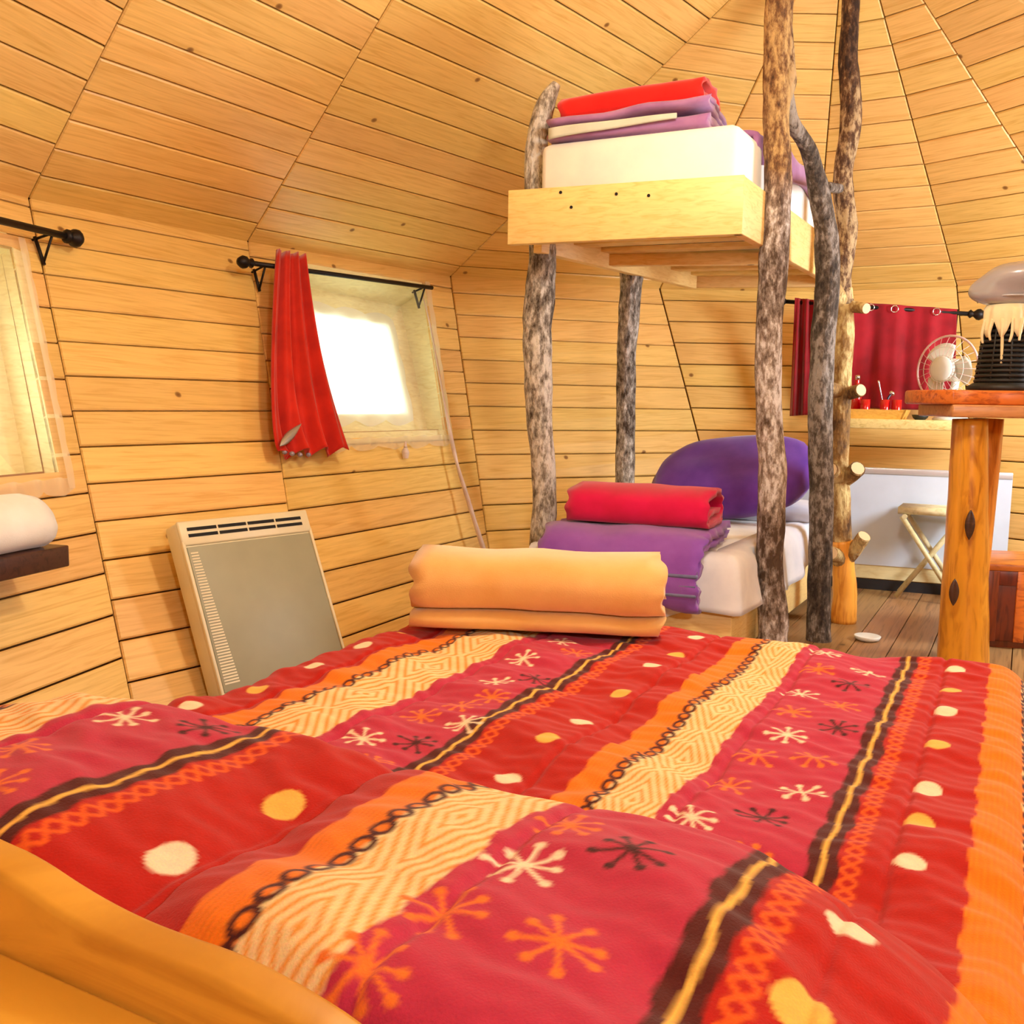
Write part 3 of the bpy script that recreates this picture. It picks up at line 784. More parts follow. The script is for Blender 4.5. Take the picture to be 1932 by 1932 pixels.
rb('edge_strip', wR-.012, wR, -hR, -.07, -.004, .012, M['heater_case'], rad, .003)
gr = rb('front_grille', .014, wR-.014, -hR+.01, -.09, -.002, .01, M['heater_grille'], rad, .003)
for r in range(2):
    for s in range(4):
        x = .03+s*(wR-.06)/4; rb('vent_slot', x, x+(wR-.06)/4-.008, -.036-r*.022, -.025-r*.022, -.006, .002, M['black'], rad)
for s in range(46):
    y = -.11-s*(hR-.14)/46; rb('grille_slot', .022, .05+.03*(s/46), y-.005, y, -.0035, 0, M['heater_case'], gr)
rb('bracket', .08, .12, -.3, -.15, .078, .135, M['heater_case'], rad); rb('bracket', wR-.12, wR-.08, -.3, -.15, .078, .135, M['heater_case'], rad)

# dark shelf with a rolled towel on the far left panel
f0, e0, f1, e1 = ring[0][0], ring[0][1], ring[1][0], ring[1][1]
nl = (f1-f0).cross(e0-f0).normalized()
if nl.dot(f0-CEN) > 0: nl = -nl
hl = (f1-f0).normalized(); nh = V((nl.x, nl.y, 0)).normalized()
pe = ppl(131, 1045, f0+nl*.21, nl)
zs = pe.z
sh = tag(empty('wall_shelf'), 'short dark brown wooden shelf below the net-curtained window', 'shelf')
boxf('shelf_board', pe-hl*.75+V((0, 0, -.035)), hl*.75, -nh*.2, V((0, 0, .06)), M['darkwood'], sh, .004)
boxf('bracket', pe-hl*.34+V((0, 0, -.12)), hl*.03, -nh*.14, V((0, 0, .1)), M['darkwood'], sh)
boxf('bracket', pe-hl*.6+V((0, 0, -.12)), hl*.03, -nh*.14, V((0, 0, .1)), M['darkwood'], sh)
q = pe-nh*.085+V((0, 0, .026))
tw = folded('rolled_towel', q-hl*.62, hl, -nh, [(.0, .05), (.03, .065), (.05, .04), (.02, .02), (-.03, .02), (-.05, .06), (-.02, .1), (.04, .105), (.085, .07), (.08, .025), (.03, .006), (-.04, .006), (-.085, .03), (-.09, .075), (-.05, .125), (.02, .135)], .02, .56, M['towel'], None, .005, seed=9)
tag(tw, 'white rolled towel lying on the dark shelf', 'towel')

# ------------------------------------------------------------------ curtain rods
def rod(a, b, r, label, wall_n, fin=(True, True)):
    root = tag(empty('curtain_rod'), label, 'curtain rod')
    d = (b-a).normalized()
    tube('pole', [a, b], r, M['iron'], root, 10, sub=1)
    for e, s, f in ((a, -1, fin[0]), (b, 1, fin[1])):
        if f:
            lathe('finial', [(r*1.05, 0), (r*2, .012), (r*1.2, .025), (r*1.3, .03), (r*2.4, .045), (r*2.6, .06), (r*1.6, .08), (0.001, .088)], e, M['iron'], root, 12, d*s)
    for e in (a+d*.07, b-d*.06):
        tube('bracket', [e, e+wall_n*.10+V((0, 0, .02))], .005, M['iron'], root, 6, sub=1)
        tube('bracket', [e, e+wall_n*.05+V((0, 0, -.085))], .005, M['iron'], root, 6, sub=1)
        tube('wall_plate', [e+wall_n*.085+V((0, 0, .025)), e+wall_n*.045+V((0, 0, -.09))], .007, M['iron'], root, 6, sub=1)
    return root
inn2 = -nn2 if nn2.dot(CEN-c2[0]) < 0 else nn2
fA = local_plane(2)[0]; pl2 = fA+inn2*.09
ra = ppl(478, 497, pl2, nn2); rb_ = ppl(815, 543, pl2, nn2)
rod(ra, rb_, .011, 'black iron curtain rod holding the single red curtain', -inn2, (True, False))
inn1 = -nn1 if nn1.dot(CEN-c1[0]) < 0 else nn1
pl1 = local_plane(0)[0]+inn1*.09
r1b = ppl(122, 445, pl1, nn1); r1a = r1b-(ring[1][0]-ring[0][0]).normalized()*1.0
rod(r1a, r1b, .013, 'black iron curtain rod over the net-curtained window above the shelf', -inn1, (False, True))

# ------------------------------------------------------------------ red curtain
plc = fA+inn2*.118
def curtain(name, tl, tr, br, bl, plane_p, nrm, mat, folds, amp, label, cat='curtain', ni=40, nj=90, mid=None, hem=.0, seed=0):
    a, b, c, d = [ppl(x, y, plane_p, nrm) for x, y in (tl, tr, br, bl)]
    if mid: ml, mr = [ppl(x, y, plane_p, nrm) for x, y in mid]
    g = []
    for i in range(ni+1):
        t = i/ni; row = []
        for j in range(nj+1):
            s = j/nj
            if mid:
                L = (1-t)*(1-t)*a+2*t*(1-t)*(2*ml-.5*a-.5*d)+t*t*d; R = (1-t)*(1-t)*b+2*t*(1-t)*(2*mr-.5*b-.5*c)+t*t*c
            else: L = a.lerp(d, t); R = b.lerp(c, t)
            p = L.lerp(R, s)
            k = amp*(.6+.7*t)*(sin(2*pi*folds*s+.5*sin(t*3+seed))+.35*sin(2*pi*folds*2.3*s+t*2+seed))
            p = p+nrm*k+V((0, 0, hem*sin(2*pi*folds*s+1)*t**8))
            row.append(p)
        g.append(row)
    return tag(sheet(name, g, mat, th=.003), label, cat)
rc = curtain('red_curtain', (521, 472), (576, 482), (652, 852), (522, 858), plc, inn2, M['curtain_red'], 3.4, .022, 'red gathered curtain hanging beside the small bright window', mid=((507, 740), (606, 668)), hem=.01)
# silver leaf clip and beads on the hem of the red curtain
lf = []
pc = fA+inn2*.165
c0 = ppl(528, 842, pc, nn2); c9 = ppl(568, 800, pc, nn2); ax = c9-c0; sd = inn2.cross(ax).normalized()
g = [[c0+ax*t+sd*(s*.017*sin(pi*min(1, t**.8))+.0)+inn2*(.012*(1-s*s)*sin(pi*t)) for s in np.linspace(-1, 1, 7)] for t in np.linspace(0.0, 1, 13)]
tag(sheet('leaf_clip', g, M['silver_leaf'], th=.003), 'silver leaf-shaped clip pinned near the red curtain hem', 'clip')
for k, (x, y) in enumerate(((537, 853), (551, 856), (566, 858), (582, 858))):
    o = lathe('hem_bead', [(0.002, -.010), (.009, -.006), (.011, 0), (.009, .006), (.002, .010)], ppl(x, y, fA+inn2*(.118+(.016, .032, .018, .006)[k]), nn2), M['bead'], None, 10)
    tag(o, 'small grey bead hanging on the red curtain hem', 'bead', 'beads on the red curtain hem')
# white cord trailing down the wall
pk = fA+inn2*.045
cp = [ppl(x, y, pk, nn2) for x, y in ((797, 556), (813, 620), (834, 735), (845, 795), (861, 870), (882, 940), (899, 995), (914, 1042), (926, 1085))]
tag(tube('frayed_rope', cp, [.004, .004, .005, .008, .010, .010, .012, .014, .012], M['cord'], None, 8, .3, 3), 'frayed white rope trailing down the pine wall from the window', 'rope')
tp = ppl(765, 845, pk, nn2)
ts = tag(empty('curtain_tassel'), 'small beige tassel hanging below the net curtain', 'tassel')
tube('tassel_head', [tp+V((0, 0, .03)), tp], [.004, .009], M['cord'], ts, 8, sub=2)
tube('tassel_skirt', [tp, tp-V((0, 0, .02)), tp-V((0, 0, .05))], [.009, .018, .012], M['cord'], ts, 8, .2)

# ------------------------------------------------------------------ bunk bed
ZB = 1.60
NL, NRc = pz(957, 461.6, ZB), pz(1400, 441.6, ZB)
FRc = V((1.60, 5.02, ZB)); FLc = V((.90, 5.18, ZB))
bunk = tag(empty('bunk_bed'), 'rustic bunk bed of pine boards on crooked bark-covered branch posts', 'bunk bed')
def beam(name, a, b, z0, z1, th, side, mat, par, ext=0, bev=.003):
    d = (b-a); d.z = 0; d.normalize(); n_ = V((-d.y, d.x, 0))*side
    p = V((a.x, a.y, z0))-d*ext
    return boxf(name, p, V((b.x-a.x, b.y-a.y, 0))+d*2*ext, n_*th, V((0, 0, z1-z0)), mat, par, bev)
HB = .205
fb = beam('front_board', NL, NRc, ZB, ZB+HB, .035, 1, M['frame'], bunk)
for x, y in ((1058, 363), (1078, 391), (1163, 366), (1224, 369)):
    nf_ = V((-(NRc-NL).y, (NRc-NL).x, 0)).normalized()
    pp = ppl(x, y, NL, nf_); lathe('nail', [(.006, 0), (.006, .004)], pp-nf_*.003, M['black'], fb, 8, nf_)
beam('side_board', NRc, FRc, ZB, ZB+HB*.98, .035, 1, M['frame'], bunk)
li = V((.055, .06, 0))
beam('side_board', (NL+li).lerp(FLc, .055), FLc, ZB-.012, ZB+HB, .04, -1, M['frame'], bunk)
beam('end_board', FLc, FRc, ZB-.005, ZB+HB, .035, 1, M['frame'], bunk)
for k in range(7):
    t = .08+k*.14
    a = NL.lerp(FLc, t)+V((.06, .02, .06)); b_ = NRc.lerp(FRc, t)+V((-.03, .02, .06))
    beam('slat', a, b_, ZB+.05, ZB+.07, .09, 1, M['frame'], bunk, bev=.002)
beam('under_bearer', NL.lerp(FLc, .42)+V((.03, 0, 0)), NRc.lerp(FRc, .5)+V((-.04, 0, 0)), ZB+.0, ZB+.05, .045, 1, M['frame'], bunk)
def Y(x, y, d): return py(x, y, d)
# branch posts (each its own part)
pfl = NL.lerp(FLc, .157); dfl = pfl.y
tube('branch_post', [Y(1020, 1320, dfl), Y(1022, 1060, dfl), Y(1028, 930, dfl), Y(1018, 780, dfl), Y(1014, 640, dfl), Y(1020, 540, dfl), Y(1024, 470, dfl)-V((0, 0, 0)), Y(1012, 340, dfl), Y(1014, 260, dfl), Y(1030, 195, dfl), Y(1050, 158, dfl)], [.058, .056, .05, .055, .06, .06, .056, .05, .045, .038, .018], M['bark_grey'], bunk, 16, .12, 1)
drl = 4.74
tube('branch_post', [Y(1172, 1200, drl), Y(1178, 930, drl), Y(1180, 820, drl), Y(1182, 680, drl), Y(1188, 580, drl), Y(1192, 505, drl), Y(1190, 470, drl)], [.05, .048, .046, .045, .05, .055, .05], M['bark_grey'], bunk, 14, .1, 5)
df = 3.84
tube('branch_post', [Y(1452, 1262, df), Y(1458, 1180, df), Y(1453, 1050, df), Y(1458, 900, df), Y(1450, 760, df), Y(1452, 620, df), Y(1460, 480, df), Y(1468, 350, df), Y(1464, 250, df), Y(1466, 120, df), Y(1470, 0, df), Y(1474, -110, df)], [.062, .06, .052, .055, .05, .052, .056, .054, .05, .052, .05, .045], M['bark_front'], bunk, 18, .13, 9)
# forked branch that becomes the next post
db = 4.12
tube('branch_post', [Y(1543, 1230, db), Y(1545, 1120, db), Y(1550, 950, db), Y(1547, 800, db), Y(1553, 640, db), Y(1562, 520, db), Y(1558, 440, db-.02), Y(1545, 360, db-.08), Y(1524, 280, db-.15), Y(1492, 225, 3.88), Y(1476, 150, 3.85)], [.055, .05, .05, .052, .048, .05, .046, .04, .032, .03, .032], M['bark_dark'], bunk, 16, .13, 13)
tube('branch_knot', [Y(1482, 190, 3.84), Y(1491, 150, 3.82), Y(1486, 90, 3.84), Y(1482, 20, 3.84)], [.02, .026, .024, .02], M['bark_brown'], bunk, 10, .2, 2)
# lower bed
ZL0, ZL1 = .05, .26
lNL, lNR = py(990, 1100, 3.80), V((NRc.x+.03, NRc.y+.03, 0)); lNL.z = 0
lFR, lFL = V((1.66, 5.12, 0)), V((.86, 5.18, 0))
beam('lower_front_board', lNL, lNR, ZL0, ZL1-.04, .035, 1, M['frame'], bunk)
beam('lower_side_board', lNR, lFR, ZL0, ZL1, .035, 1, M['frame'], bunk)
beam('lower_side_board', lNL, lFL, ZL0, ZL1, .035, -1, M['frame'], bunk)
beam('lower_end_board', lFL, lFR, ZL0, ZL1, .035, 1, M['frame'], bunk)
for (p_, s_) in ((lNL, 1), (lNR, 1), (lFR, 1), (lFL, 1)):
    cq = p_.lerp((lNL+lNR+lFR+lFL)/4, .1); boxf('foot_block', V((cq.x-.03, cq.y-.03, 0)), (.06, 0, 0), (0, .06, 0), (0, 0, .06), M['frame'], bunk)

def offset_in(ps, ks):
    """move each edge ps[i]-ps[i+1] of a quad inwards by ks[i]"""
    n_ = len(ps); c = sum((V((p.x, p.y, 0)) for p in ps), V())/n_; L = []
    for i in range(n_):
        p, q = V((ps[i].x, ps[i].y, 0)), V((ps[(i+1) % n_].x, ps[(i+1) % n_].y, 0)); d = (q-p).normalized(); m_ = V((-d.y, d.x, 0))
        if m_.dot(c-p) < 0: m_ = -m_
        L.append((p+m_*ks[i], d))
    out = []
    for i in range(n_):
        (p, d), (q, e_) = L[i-1], L[i]; w_ = q-p; t = (w_.x*e_.y-w_.y*e_.x)/(d.x*e_.y-d.y*e_.x); out.append(p+d*t)
    return out
def inset(ps, k):
    c = sum((V((p.x, p.y, 0)) for p in ps), V())/len(ps)
    return [V((p.x, p.y, 0))+(c-V((p.x, p.y, 0))).normalized()*k for p in ps]
up = offset_in([NL+li, NRc, FRc, FLc], (.04, .038, .038, .043))
um = prism('upper_mattress', [(p.x, p.y) for p in up], ZB+.072, 2.0, M['white_sheet'], None, .035)
tag(um, 'white sheeted mattress on the upper bunk', 'mattress')
lo = offset_in([lNL, lNR, lFR, lFL], (.038, .038, .038, .038))
lm = prism('lower_mattress', [(p.x, p.y) for p in lo], .16, .43, M['white_sheet'], None, .05)
tag(lm, 'white mattress on the lower bunk', 'mattress')
boxes_ = None
# loose white sheet over the lower mattress with a drooping hem
def loose_sheet():
    c = [V((p.x, p.y, 0)) for p in inset([lNL, lNR, lFR, lFL], .02)]
    a, b_, c_, d = c
    per = []; N1, N2 = 40, 60
    for k in range(N1): per.append((a.lerp(b_, k/N1), 0, k/N1))
    for k in range(N2+1): per.append((b_.lerp(c_, k/N2), 1, k/N2))
    rows = []
    cen = (a+b_+c_+d)/4
    fr = V(((b_-a).y, -(b_-a).x, 0)).normalized(); sr = V(((c_-b_).y, -(c_-b_).x, 0)).normalized()
    prof_ = [(-.10, .435), (-.03, .438), (.0, .43), (.02, .41), (.03, .38)]
    for j in range(12):
        row = []
        for i, (p, s, t) in enumerate(per):
            nn_ = fr if s == 0 else sr
            blend = 0
            if s == 0 and t > .86: blend = (t-.86)/.14*.5
            if s == 1 and t < .1: blend = .5-(t/.1)*.5
            if s == 0: nn_ = (fr*(1-blend)+sr*blend).normalized()
            else: nn_ = (sr*(1-blend)+fr*blend).normalized()
            hem = (.20 if s == 0 else .245)+.03*sin(t*9+s)+(.0 if s == 0 else -.06*math.exp(-((t-.05)/.12)**2))
            if j < 5: o_, z = prof_[j]
            else:
                u = (j-4)/7; o_ = .03+.03*u+.012*sin(i*.55)*u; z = .38+(hem-.38)*u
            q = p+nn_*o_+V((0, 0, z)); pc = Y(1456, 1000, df)
            for _ in range(40):
                if V((q.x-pc.x, q.y-pc.y, 0)).length > .068: break
                q -= nn_*.004
            row.append(q)
        rows.append(row)
    return rows
tag(sheet('loose_sheet', loose_sheet(), M['blue_sheet'], th=.003), 'cool white sheet drooping over the edge of the lower bunk', 'sheet')

# bedding on the bunks
fdir = (NRc-NL); fdir.z = 0; fdir.normalize(); fin_ = V((-fdir.y, fdir.x, 0))
# lower: purple duvet folded, crimson blanket on it
pd = V((lNL.x, lNL.y, .442))+fdir*.075+fin_*.03
root = folded('folded_duvet', pd, fdir, fin_, [(.55, .058), (.3, .062), (.05, .066), (-.05, .05), (-.105, -.02), (-.118, -.11), (-.112, -.165), (-.096, -.172), (-.084, -.15), (-.086, -.06), (-.06, .0), (-.02, .024), (.06, .026), (.3, .022), (.54, .02)], .03, .62, M['purple'], None, .014, seed=6)
tag(root, 'purple duvet folded under the crimson blanket on the lower bunk', 'duvet')
for k, z in enumerate((-.09, -.055, -.02)):
    cbox('duvet_lining', pd+fdir*.52-fin_*.118+V((0, 0, z-.04)), fdir*.2, fin_*.03, V((0, 0, .014)), M['blue_lining'], root, .006)
pc_ = pd+fdir*.05+fin_*.10+V((0, 0, .088))
cb = folded('folded_blanket', pc_, fdir, fin_, [(.24, .05), (.05, .052), (.02, .035), (.03, .015), (.26, .012), (.32, .04), (.31, .10), (.24, .135), (.10, .13), (.01, .10), (-.005, .05), (.0, .02), (.02, .004), (.30, .0)], .022, .56, M['crimson'], None, .008, seed=12)
tag(cb, 'crimson fleece blanket folded on the purple duvet of the lower bunk', 'blanket')
# pillows at the far end of the lower bunk
sdir = (FRc-NRc); sdir.z = 0; sdir.normalize()
px_ = V((1.16, 4.80, .60))
pw = pillow('white_pillow', V((1.24, 4.91, .475)), fdir*.34, sdir*.17, V((0, 0, .055)), M['blue_sheet']); tag(pw, 'white pillow lying under the violet pillow on the lower bunk', 'pillow')
pv_ = pillow('violet_pillow', V((1.08, 4.79, .648)), fdir*.40+V((0, 0, .035)), (sdir*.20+V((0, 0, .16))), (-sdir*.06+V((0, 0, .085))), M['violet'], rnd=.24); tag(pv_, 'violet pillow propped at the head of the lower bunk', 'pillow')

# upper: mauve duvet with pale lining, red blanket, trailing mauve coverlet
ud = V((NL.x, NL.y, 2.0))+fdir*.12+fin_*.10
mvr = folded('folded_duvet', ud, fdir, fin_, [(.44, .012), (.08, .012), (.02, .016), (.01, .024), (.05, .032), (.42, .034), (.46, .05), (.40, .06), (.06, .058), (.01, .064), (.0, .075), (.04, .084), (.40, .086), (.50, .07), (.52, .03), (.53, .012)], .017, .62, M['mauve'], None, .008, lambda t, x: .036*t, seed=15)
tag(mvr, 'mauve duvet folded on the upper bunk with pale lining showing', 'duvet')
g = [[ud+fdir*(.01+.50*t)-fin_*(.012+.004*sin(t*9))+V((0, 0, .006+.036*t**.8+s*(.04-.022*t))) for s in np.linspace(0, 1, 5)] for t in np.linspace(0, 1, 20)]
sheet('pale_lining', g, M['pale_lining'], mvr, th=.01)
rbk = folded('folded_blanket', ud+fdir*.03+fin_*.05+V((0, 0, .093)), fdir+V((0, 0, .06)), fin_, [(.26, .03), (.04, .03), (.02, .015), (.05, .006), (.30, .004), (.36, .03), (.35, .075), (.28, .092), (.08, .09), (.0, .07), (-.005, .03), (.02, .004)], .017, .56, M['red'], None, .006, seed=21)
tag(rbk, 'bright red fleece blanket folded on the upper bunk duvet', 'blanket')
cvl = []
for i in range(26):
    t = i/25; row = []
    base = NRc.lerp(FRc, .18+.66*t); 
    for j in range(17):
        s = j/16; kk = min(1, max(0, (t-.30)/.18)); x0 = -.085-.335*kk*kk*(3-2*kk); x = x0+(.05-x0)*min(1, s/.7)
        off = V((sdir.y, -sdir.x, 0))
        z = 2.004+.05*sin(pi*t)*(1-.4*s)+.012*sin(t*14+s*5)
        qv = V((base.x, base.y, 0))+off*(x-.074)+V((0, 0, z+.012-.10*(max(0, s-.62)/.38)**1.3)); pc = Y(1466, 280, df)
        for _ in range(40):
            if V((qv.x-pc.x, qv.y-pc.y, 0)).length > .078: break
            qv -= off*.004
        row.append(qv)
    cvl.append(row)
tag(sheet('mauve_coverlet', cvl, M['mauve'], th=.02), 'mauve coverlet spread along the rear of the upper bunk', 'coverlet')

# ------------------------------------------------------------------ trunk ladder behind the bunk
dl = 4.48
tr_ = tag(empty('trunk_ladder'), 'tall crooked tree trunk with sawn branch stubs serving as a bunk ladder', 'ladder')
tube('trunk', [Y(1592, 1060, dl), Y(1586, 960, dl), Y(1584, 860, dl), Y(1588, 720, dl), Y(1592, 600, dl), Y(1590, 545, dl)], [.042, .045, .042, .045, .045, .042], M['trunk'], tr_, 14, .14, 16)
tube('upper_trunk', [Y(1592, 575, dl), Y(1588, 520, dl), Y(1600, 440, dl), Y(1590, 340, dl), Y(1606, 230, dl), Y(1600, 120, dl), Y(1606, 0, dl), Y(1608, -80, dl)], [.044, .042, .045, .042, .045, .042, .038, .036], M['bark_brown'], tr_, 14, .14, 17)
tube('peeled_foot', [Y(1590, 1174, dl), Y(1594, 1110, dl), Y(1592, 1060, dl), Y(1588, 1020, dl)], [.056, .054, .05, .046], M['peeled'], tr_, 14, .12, 19)
for (x0, y0, x1, y1, x2, y2, r) in ((1590, 575, 1578, 552, 1574, 545, .034), (1592, 575, 1618, 580, 1634, 582, .026), (1590, 742, 1572, 735, 1562, 733, .032), (1592, 742, 1610, 740, 1624, 736, .03), (1588, 905, 1574, 892, 1566, 886, .036), (1592, 905, 1608, 894, 1618, 884, .036), (1590, 1062, 1576, 1048, 1568, 1044, .034), (1592, 1062, 1614, 1034, 1630, 1012, .032)):
    a = Y(x0, y0, dl); b_ = Y(x1, y1, dl-.04); c_ = Y(x2, y2, dl-.09)
    sb = tube('branch_stub', [a, b_, c_], [r*1.15, r, r*.95], M['trunk'], tr_, 12, .1, x0)
    d = (c_-b_).normalized(); lathe('cut_face', [(r*.85, 0), (r*.85, .004)], c_-d*.001, M['cut'], sb, 12, d)
tube('link_branch', [Y(1560, 352, 4.12), Y(1585, 356, dl)], [.02, .022], M['bark_dark'], tr_, 8, .1, 4)

# ------------------------------------------------------------------ rear wall things
wp0, wp1 = V((1.42, 5.545, 0)), V((2.60, 5.09, 0))
wd_ = (wp1-wp0); wl_ = wd_.length; wd_.normalize(); wn_ = V((wd_.y, -wd_.x, 0))     # towards the room
wpan = struct(empty('trim_1'))
boxf('white_panel', wp0+V((0, 0, .135))-wn_*.012, wd_*wl_, wn_*.018, V((0, 0, .50)), M['panel_white'], wpan)
boxf('upper_rail', wp0+V((0, 0, .635))-wn_*.012, wd_*wl_, wn_*.024, V((0, 0, .035)), M['alu'], wpan, .004)
boxf('lower_panel', wp0+V((0, 0, .06))-wn_*.012, wd_*wl_, wn_*.012, V((0, 0, .075)), M['frame_pale'], wpan)
bs = struct(boxf('baseboard_rear', wp0-wn_*.01, wd_*wl_, wn_*.02, V((0, 0, .055)), M['black_strip'], None))
# counter shelf under the rear window
cl, cr_ = py(1540, 792, 5.30), py(1806, 808, 4.98); zc = (cl.z+cr_.z)/2
cdv = V((cr_.x-cl.x, cr_.y-cl.y, 0)); cn = V((-cdv.y, cdv.x, 0)).normalized()
ctr = boxf('counter_shelf', V((cl.x, cl.y, zc-.026)), cdv*1.25, cn*.34, V((0, 0, .05)), M['counter'], None, .004); tag(ctr, 'pale wooden counter shelf below the crimson curtains', 'shelf')
ZC = zc+.024
# rod and two crimson curtains
ra, rb2 = py(1483, 569, 5.72), py(1826, 592, 5.42)
rod(ra, rb2, .012, 'black iron curtain rod carrying the crimson curtains', V((cn.x, cn.y, 0)))
rn = V((-(rb2-ra).y, (rb2-ra).x, 0)).normalized()
curtain('crimson_curtain', (1500, 562), (1542, 566), (1540, 782), (1490, 785), ra-rn*.015, -rn, M['curtain_crimson'], 2.3, .022, 'narrow crimson curtain gathered beside the forked post', seed=2)
cb2 = curtain('crimson_curtain', (1590, 568), (1806, 583), (1800, 776), (1590, 768), ra-rn*.015, -rn, M['curtain_crimson'], 3.0, .016, 'wide crimson eyelet curtain drawn behind the red mugs', seed=5)
for x, y in ((1643, 583), (1688, 586), (1767, 591)):
    torus('eyelet', ppl(x, y-3, ra-rn*.04, rn), rn, .018, .003, M['steel'], cb2, 18, 6)

def oncounter(px, depth_off):      # point on the counter for image column px, set back from its front edge
    p0 = V((cl.x, cl.y, ZC))+cn*depth_off; nn_ = cn
    r = ray(px, 790); t = (p0-CAM).dot(nn_)/r.dot(nn_); q = CAM+r*t; q.z = ZC; return q
cdn = cdv.normalized()
# tray
ta, tb = oncounter(1568, .05), oncounter(1702, .05)
tl_ = (tb-ta).dot(cdn)
tray = tag(empty('serving_tray'), 'honey-coloured wooden tray with slanted sides on the counter shelf', 'tray')
def tray_side(name, a, b, lean):
    d = (b-a).normalized(); vs = [a, b, b+lean+d*.02+V((0, 0, .05)), a+lean-d*.02+V((0, 0, .05))]; nn_ = V((-d.y, d.x, 0))*.01
    vs += [q+nn_ for q in vs]
    mesh(name, vs, [(0, 1, 2, 3), (7, 6, 5, 4), (0, 4, 5, 1), (1, 5, 6, 2), (2, 6, 7, 3), (3, 7, 4, 0)], M['tray'], tray)
t0_, t1_, t2_, t3_ = ta, tb, tb+cn*.2, ta+cn*.2
boxf('tray_base', ta, cdn*tl_, cn*.2, V((0, 0, .008)), M['tray'], tray)
tray_side('tray_side', t0_, t1_, -cn*.02); tray_side('tray_side', t1_, t2_, cdn*.02); tray_side('tray_side', t2_, t3_, cn*.02); tray_side('tray_side', t3_, t0_, -cdn*.02)
# red mugs in the tray
for px, lab in ((1631, 'shiny red mug beside the trunk ladder in the honey-coloured tray'), (1668, 'shiny red mug in the middle of the tray, below the steel spoon'), (1690, 'shiny red mug standing in the tray towards the fan')):
    q = oncounter(px, .09)+V((0, 0, .0075))
    mg = tag(empty('red_mug'), lab, 'mug', 'red mugs in the tray')
    lathe('cup', [(.020, 0), (.024, .004), (.026, .095), (.0235, .095), (.021, .008)], q, M['red_glass'], mg, 20)
    torus('handle', q+cn*.044+V((0, 0, .05)), cdn, .02, .005, M['red_glass'], mg, 16, 6)
q = oncounter(1614, .15)+V((0, 0, .0075)); rt_ = tag(empty('red_bottle'), 'tall shiny red bottle behind the mugs in the tray', 'bottle')
lathe('bottle_body', [(.023, 0), (.027, .006), (.027, .14), (.012, .18), (.011, .205), (.012, .21)], q, M['red_glass'], rt_, 18)
lathe('bottle_cap', [(.013, .2), (.014, .222), (.004, .226)], q, M['steel'], rt_, 12)
q = oncounter(1668, .09)+V((0, 0, .0075))
sp = tag(empty('steel_spoon'), 'polished steel spoon leaning out of the middle red mug', 'spoon')
tube('spoon_handle', [q+V((.006, 0, .02)), q+V((-.017, 0, .098)), q+V((-.042, 0, .195))], [.003, .003, .0055], M['steel'], sp, 8)
lathe('spoon_bowl', [(.002, -.011), (.009, -.006), (.011, 0), (.009, .006), (.002, .010)], q+V((.007, 0, .02)), M['steel'], sp, 12, V((-.28, 0, 1)))
ld = tag(empty('dark_ladle'), 'small dark blue ladle with steel bowl propped in the middle red mug', 'ladle')
tube('dark_grip', [q+V((-.004, -.013, .014)), q+V((.002, -.012, .06)), q+V((.010, -.009, .098)), q+V((.026, -.004, .122))], [.004, .005, .006, .006], M['dark_plastic'], ld, 8)
lathe('ladle_bowl', [(.003, -.012), (.012, -.007), (.016, 0), (.013, .010), (.002, .013)], q+V((.032, -.002, .128)), M['steel'], ld, 12, V((.5, -.3, .8)))
# fan
fan = tag(empty('desk_fan'), 'white desk fan with round wire guard on the counter shelf', 'fan')
fc = py(1787, 697, 5.12); fx = V((-.84, -.54, .04)).normalized()
fs_ = V((0, 0, 1)).cross(fx).normalized(); fu = fx.cross(fs_)
RF = .172
torus('guard_rim', fc, fx, RF, .006, M['pink_plastic'], fan, 40)
torus('guard_ring', fc+fx*.035, fx, RF*.66, .0018, M['white_plastic'], fan, 32, 5)
torus('guard_ring', fc+fx*.048, fx, RF*.4, .0018, M['white_plastic'], fan, 32, 5)
torus('guard_ring', fc-fx*.05, fx, RF*.6, .0018, M['white_plastic'], fan, 32, 5)
for k in range(24):
    a = 2*pi*k/24; d = fs_*cos(a)+fu*sin(a)
    tube('guard_wire', [fc+d*RF, fc+d*RF*.66+fx*.036, fc+d*RF*.36+fx*.05], .0013, M['pink_plastic'], fan, 5, sub=1)
lathe('hub_cap', [(.064, .03), (.064, .05), (.058, .058), (.03, .064), (.002, .066)], fc, M['white_plastic'], fan, 28, fx)
lathe('motor', [(.05, -.12), (.06, -.10), (.06, -.04), (.04, -.02)], fc, M['white_plastic'], fan, 20, fx)
for k in range(3):
    a0 = radians(115+120*k); g = []
    for i in range(11):
        a = a0-.62+1.24*i/10; row = []
        for j in range(7):
            rr_ = .05+(.142-.05)*j/6*(1-.18*abs(i/5-1)**2)
            row.append(fc+(fs_*cos(a)+fu*sin(a))*rr_+fx*(.022*(i/5-1)))
        g.append(row)
    sheet('blade', g, M['fan_blade'], fan, th=.002)
fb0 = V((fc.x, fc.y, ZC))-fx*.06; fb0.z = ZC
tube('stand', [fb0+V((0, 0, .01)), fb0+V((0, 0, .1)), V((fc.x, fc.y, fc.z-.05))-fx*.08], [.026, .02, .02], M['white_plastic'], fan, 12)
lathe('base', [(.09, 0), (.092, .008), (.08, .016), (.03, .028)], fb0, M['white_plastic'], fan, 28)
# woven dark mat / small dish beside the fan
q = oncounter(1736, .10); o = lathe('small_dish', [(.024, 0), (.036, .01), (.043, .026), (.04, .026), (.032, .012), (.008, .005)], q, M['wicker'], None, 24); tag(o, 'small dark woven dish between the tray and the fan', 'dish')

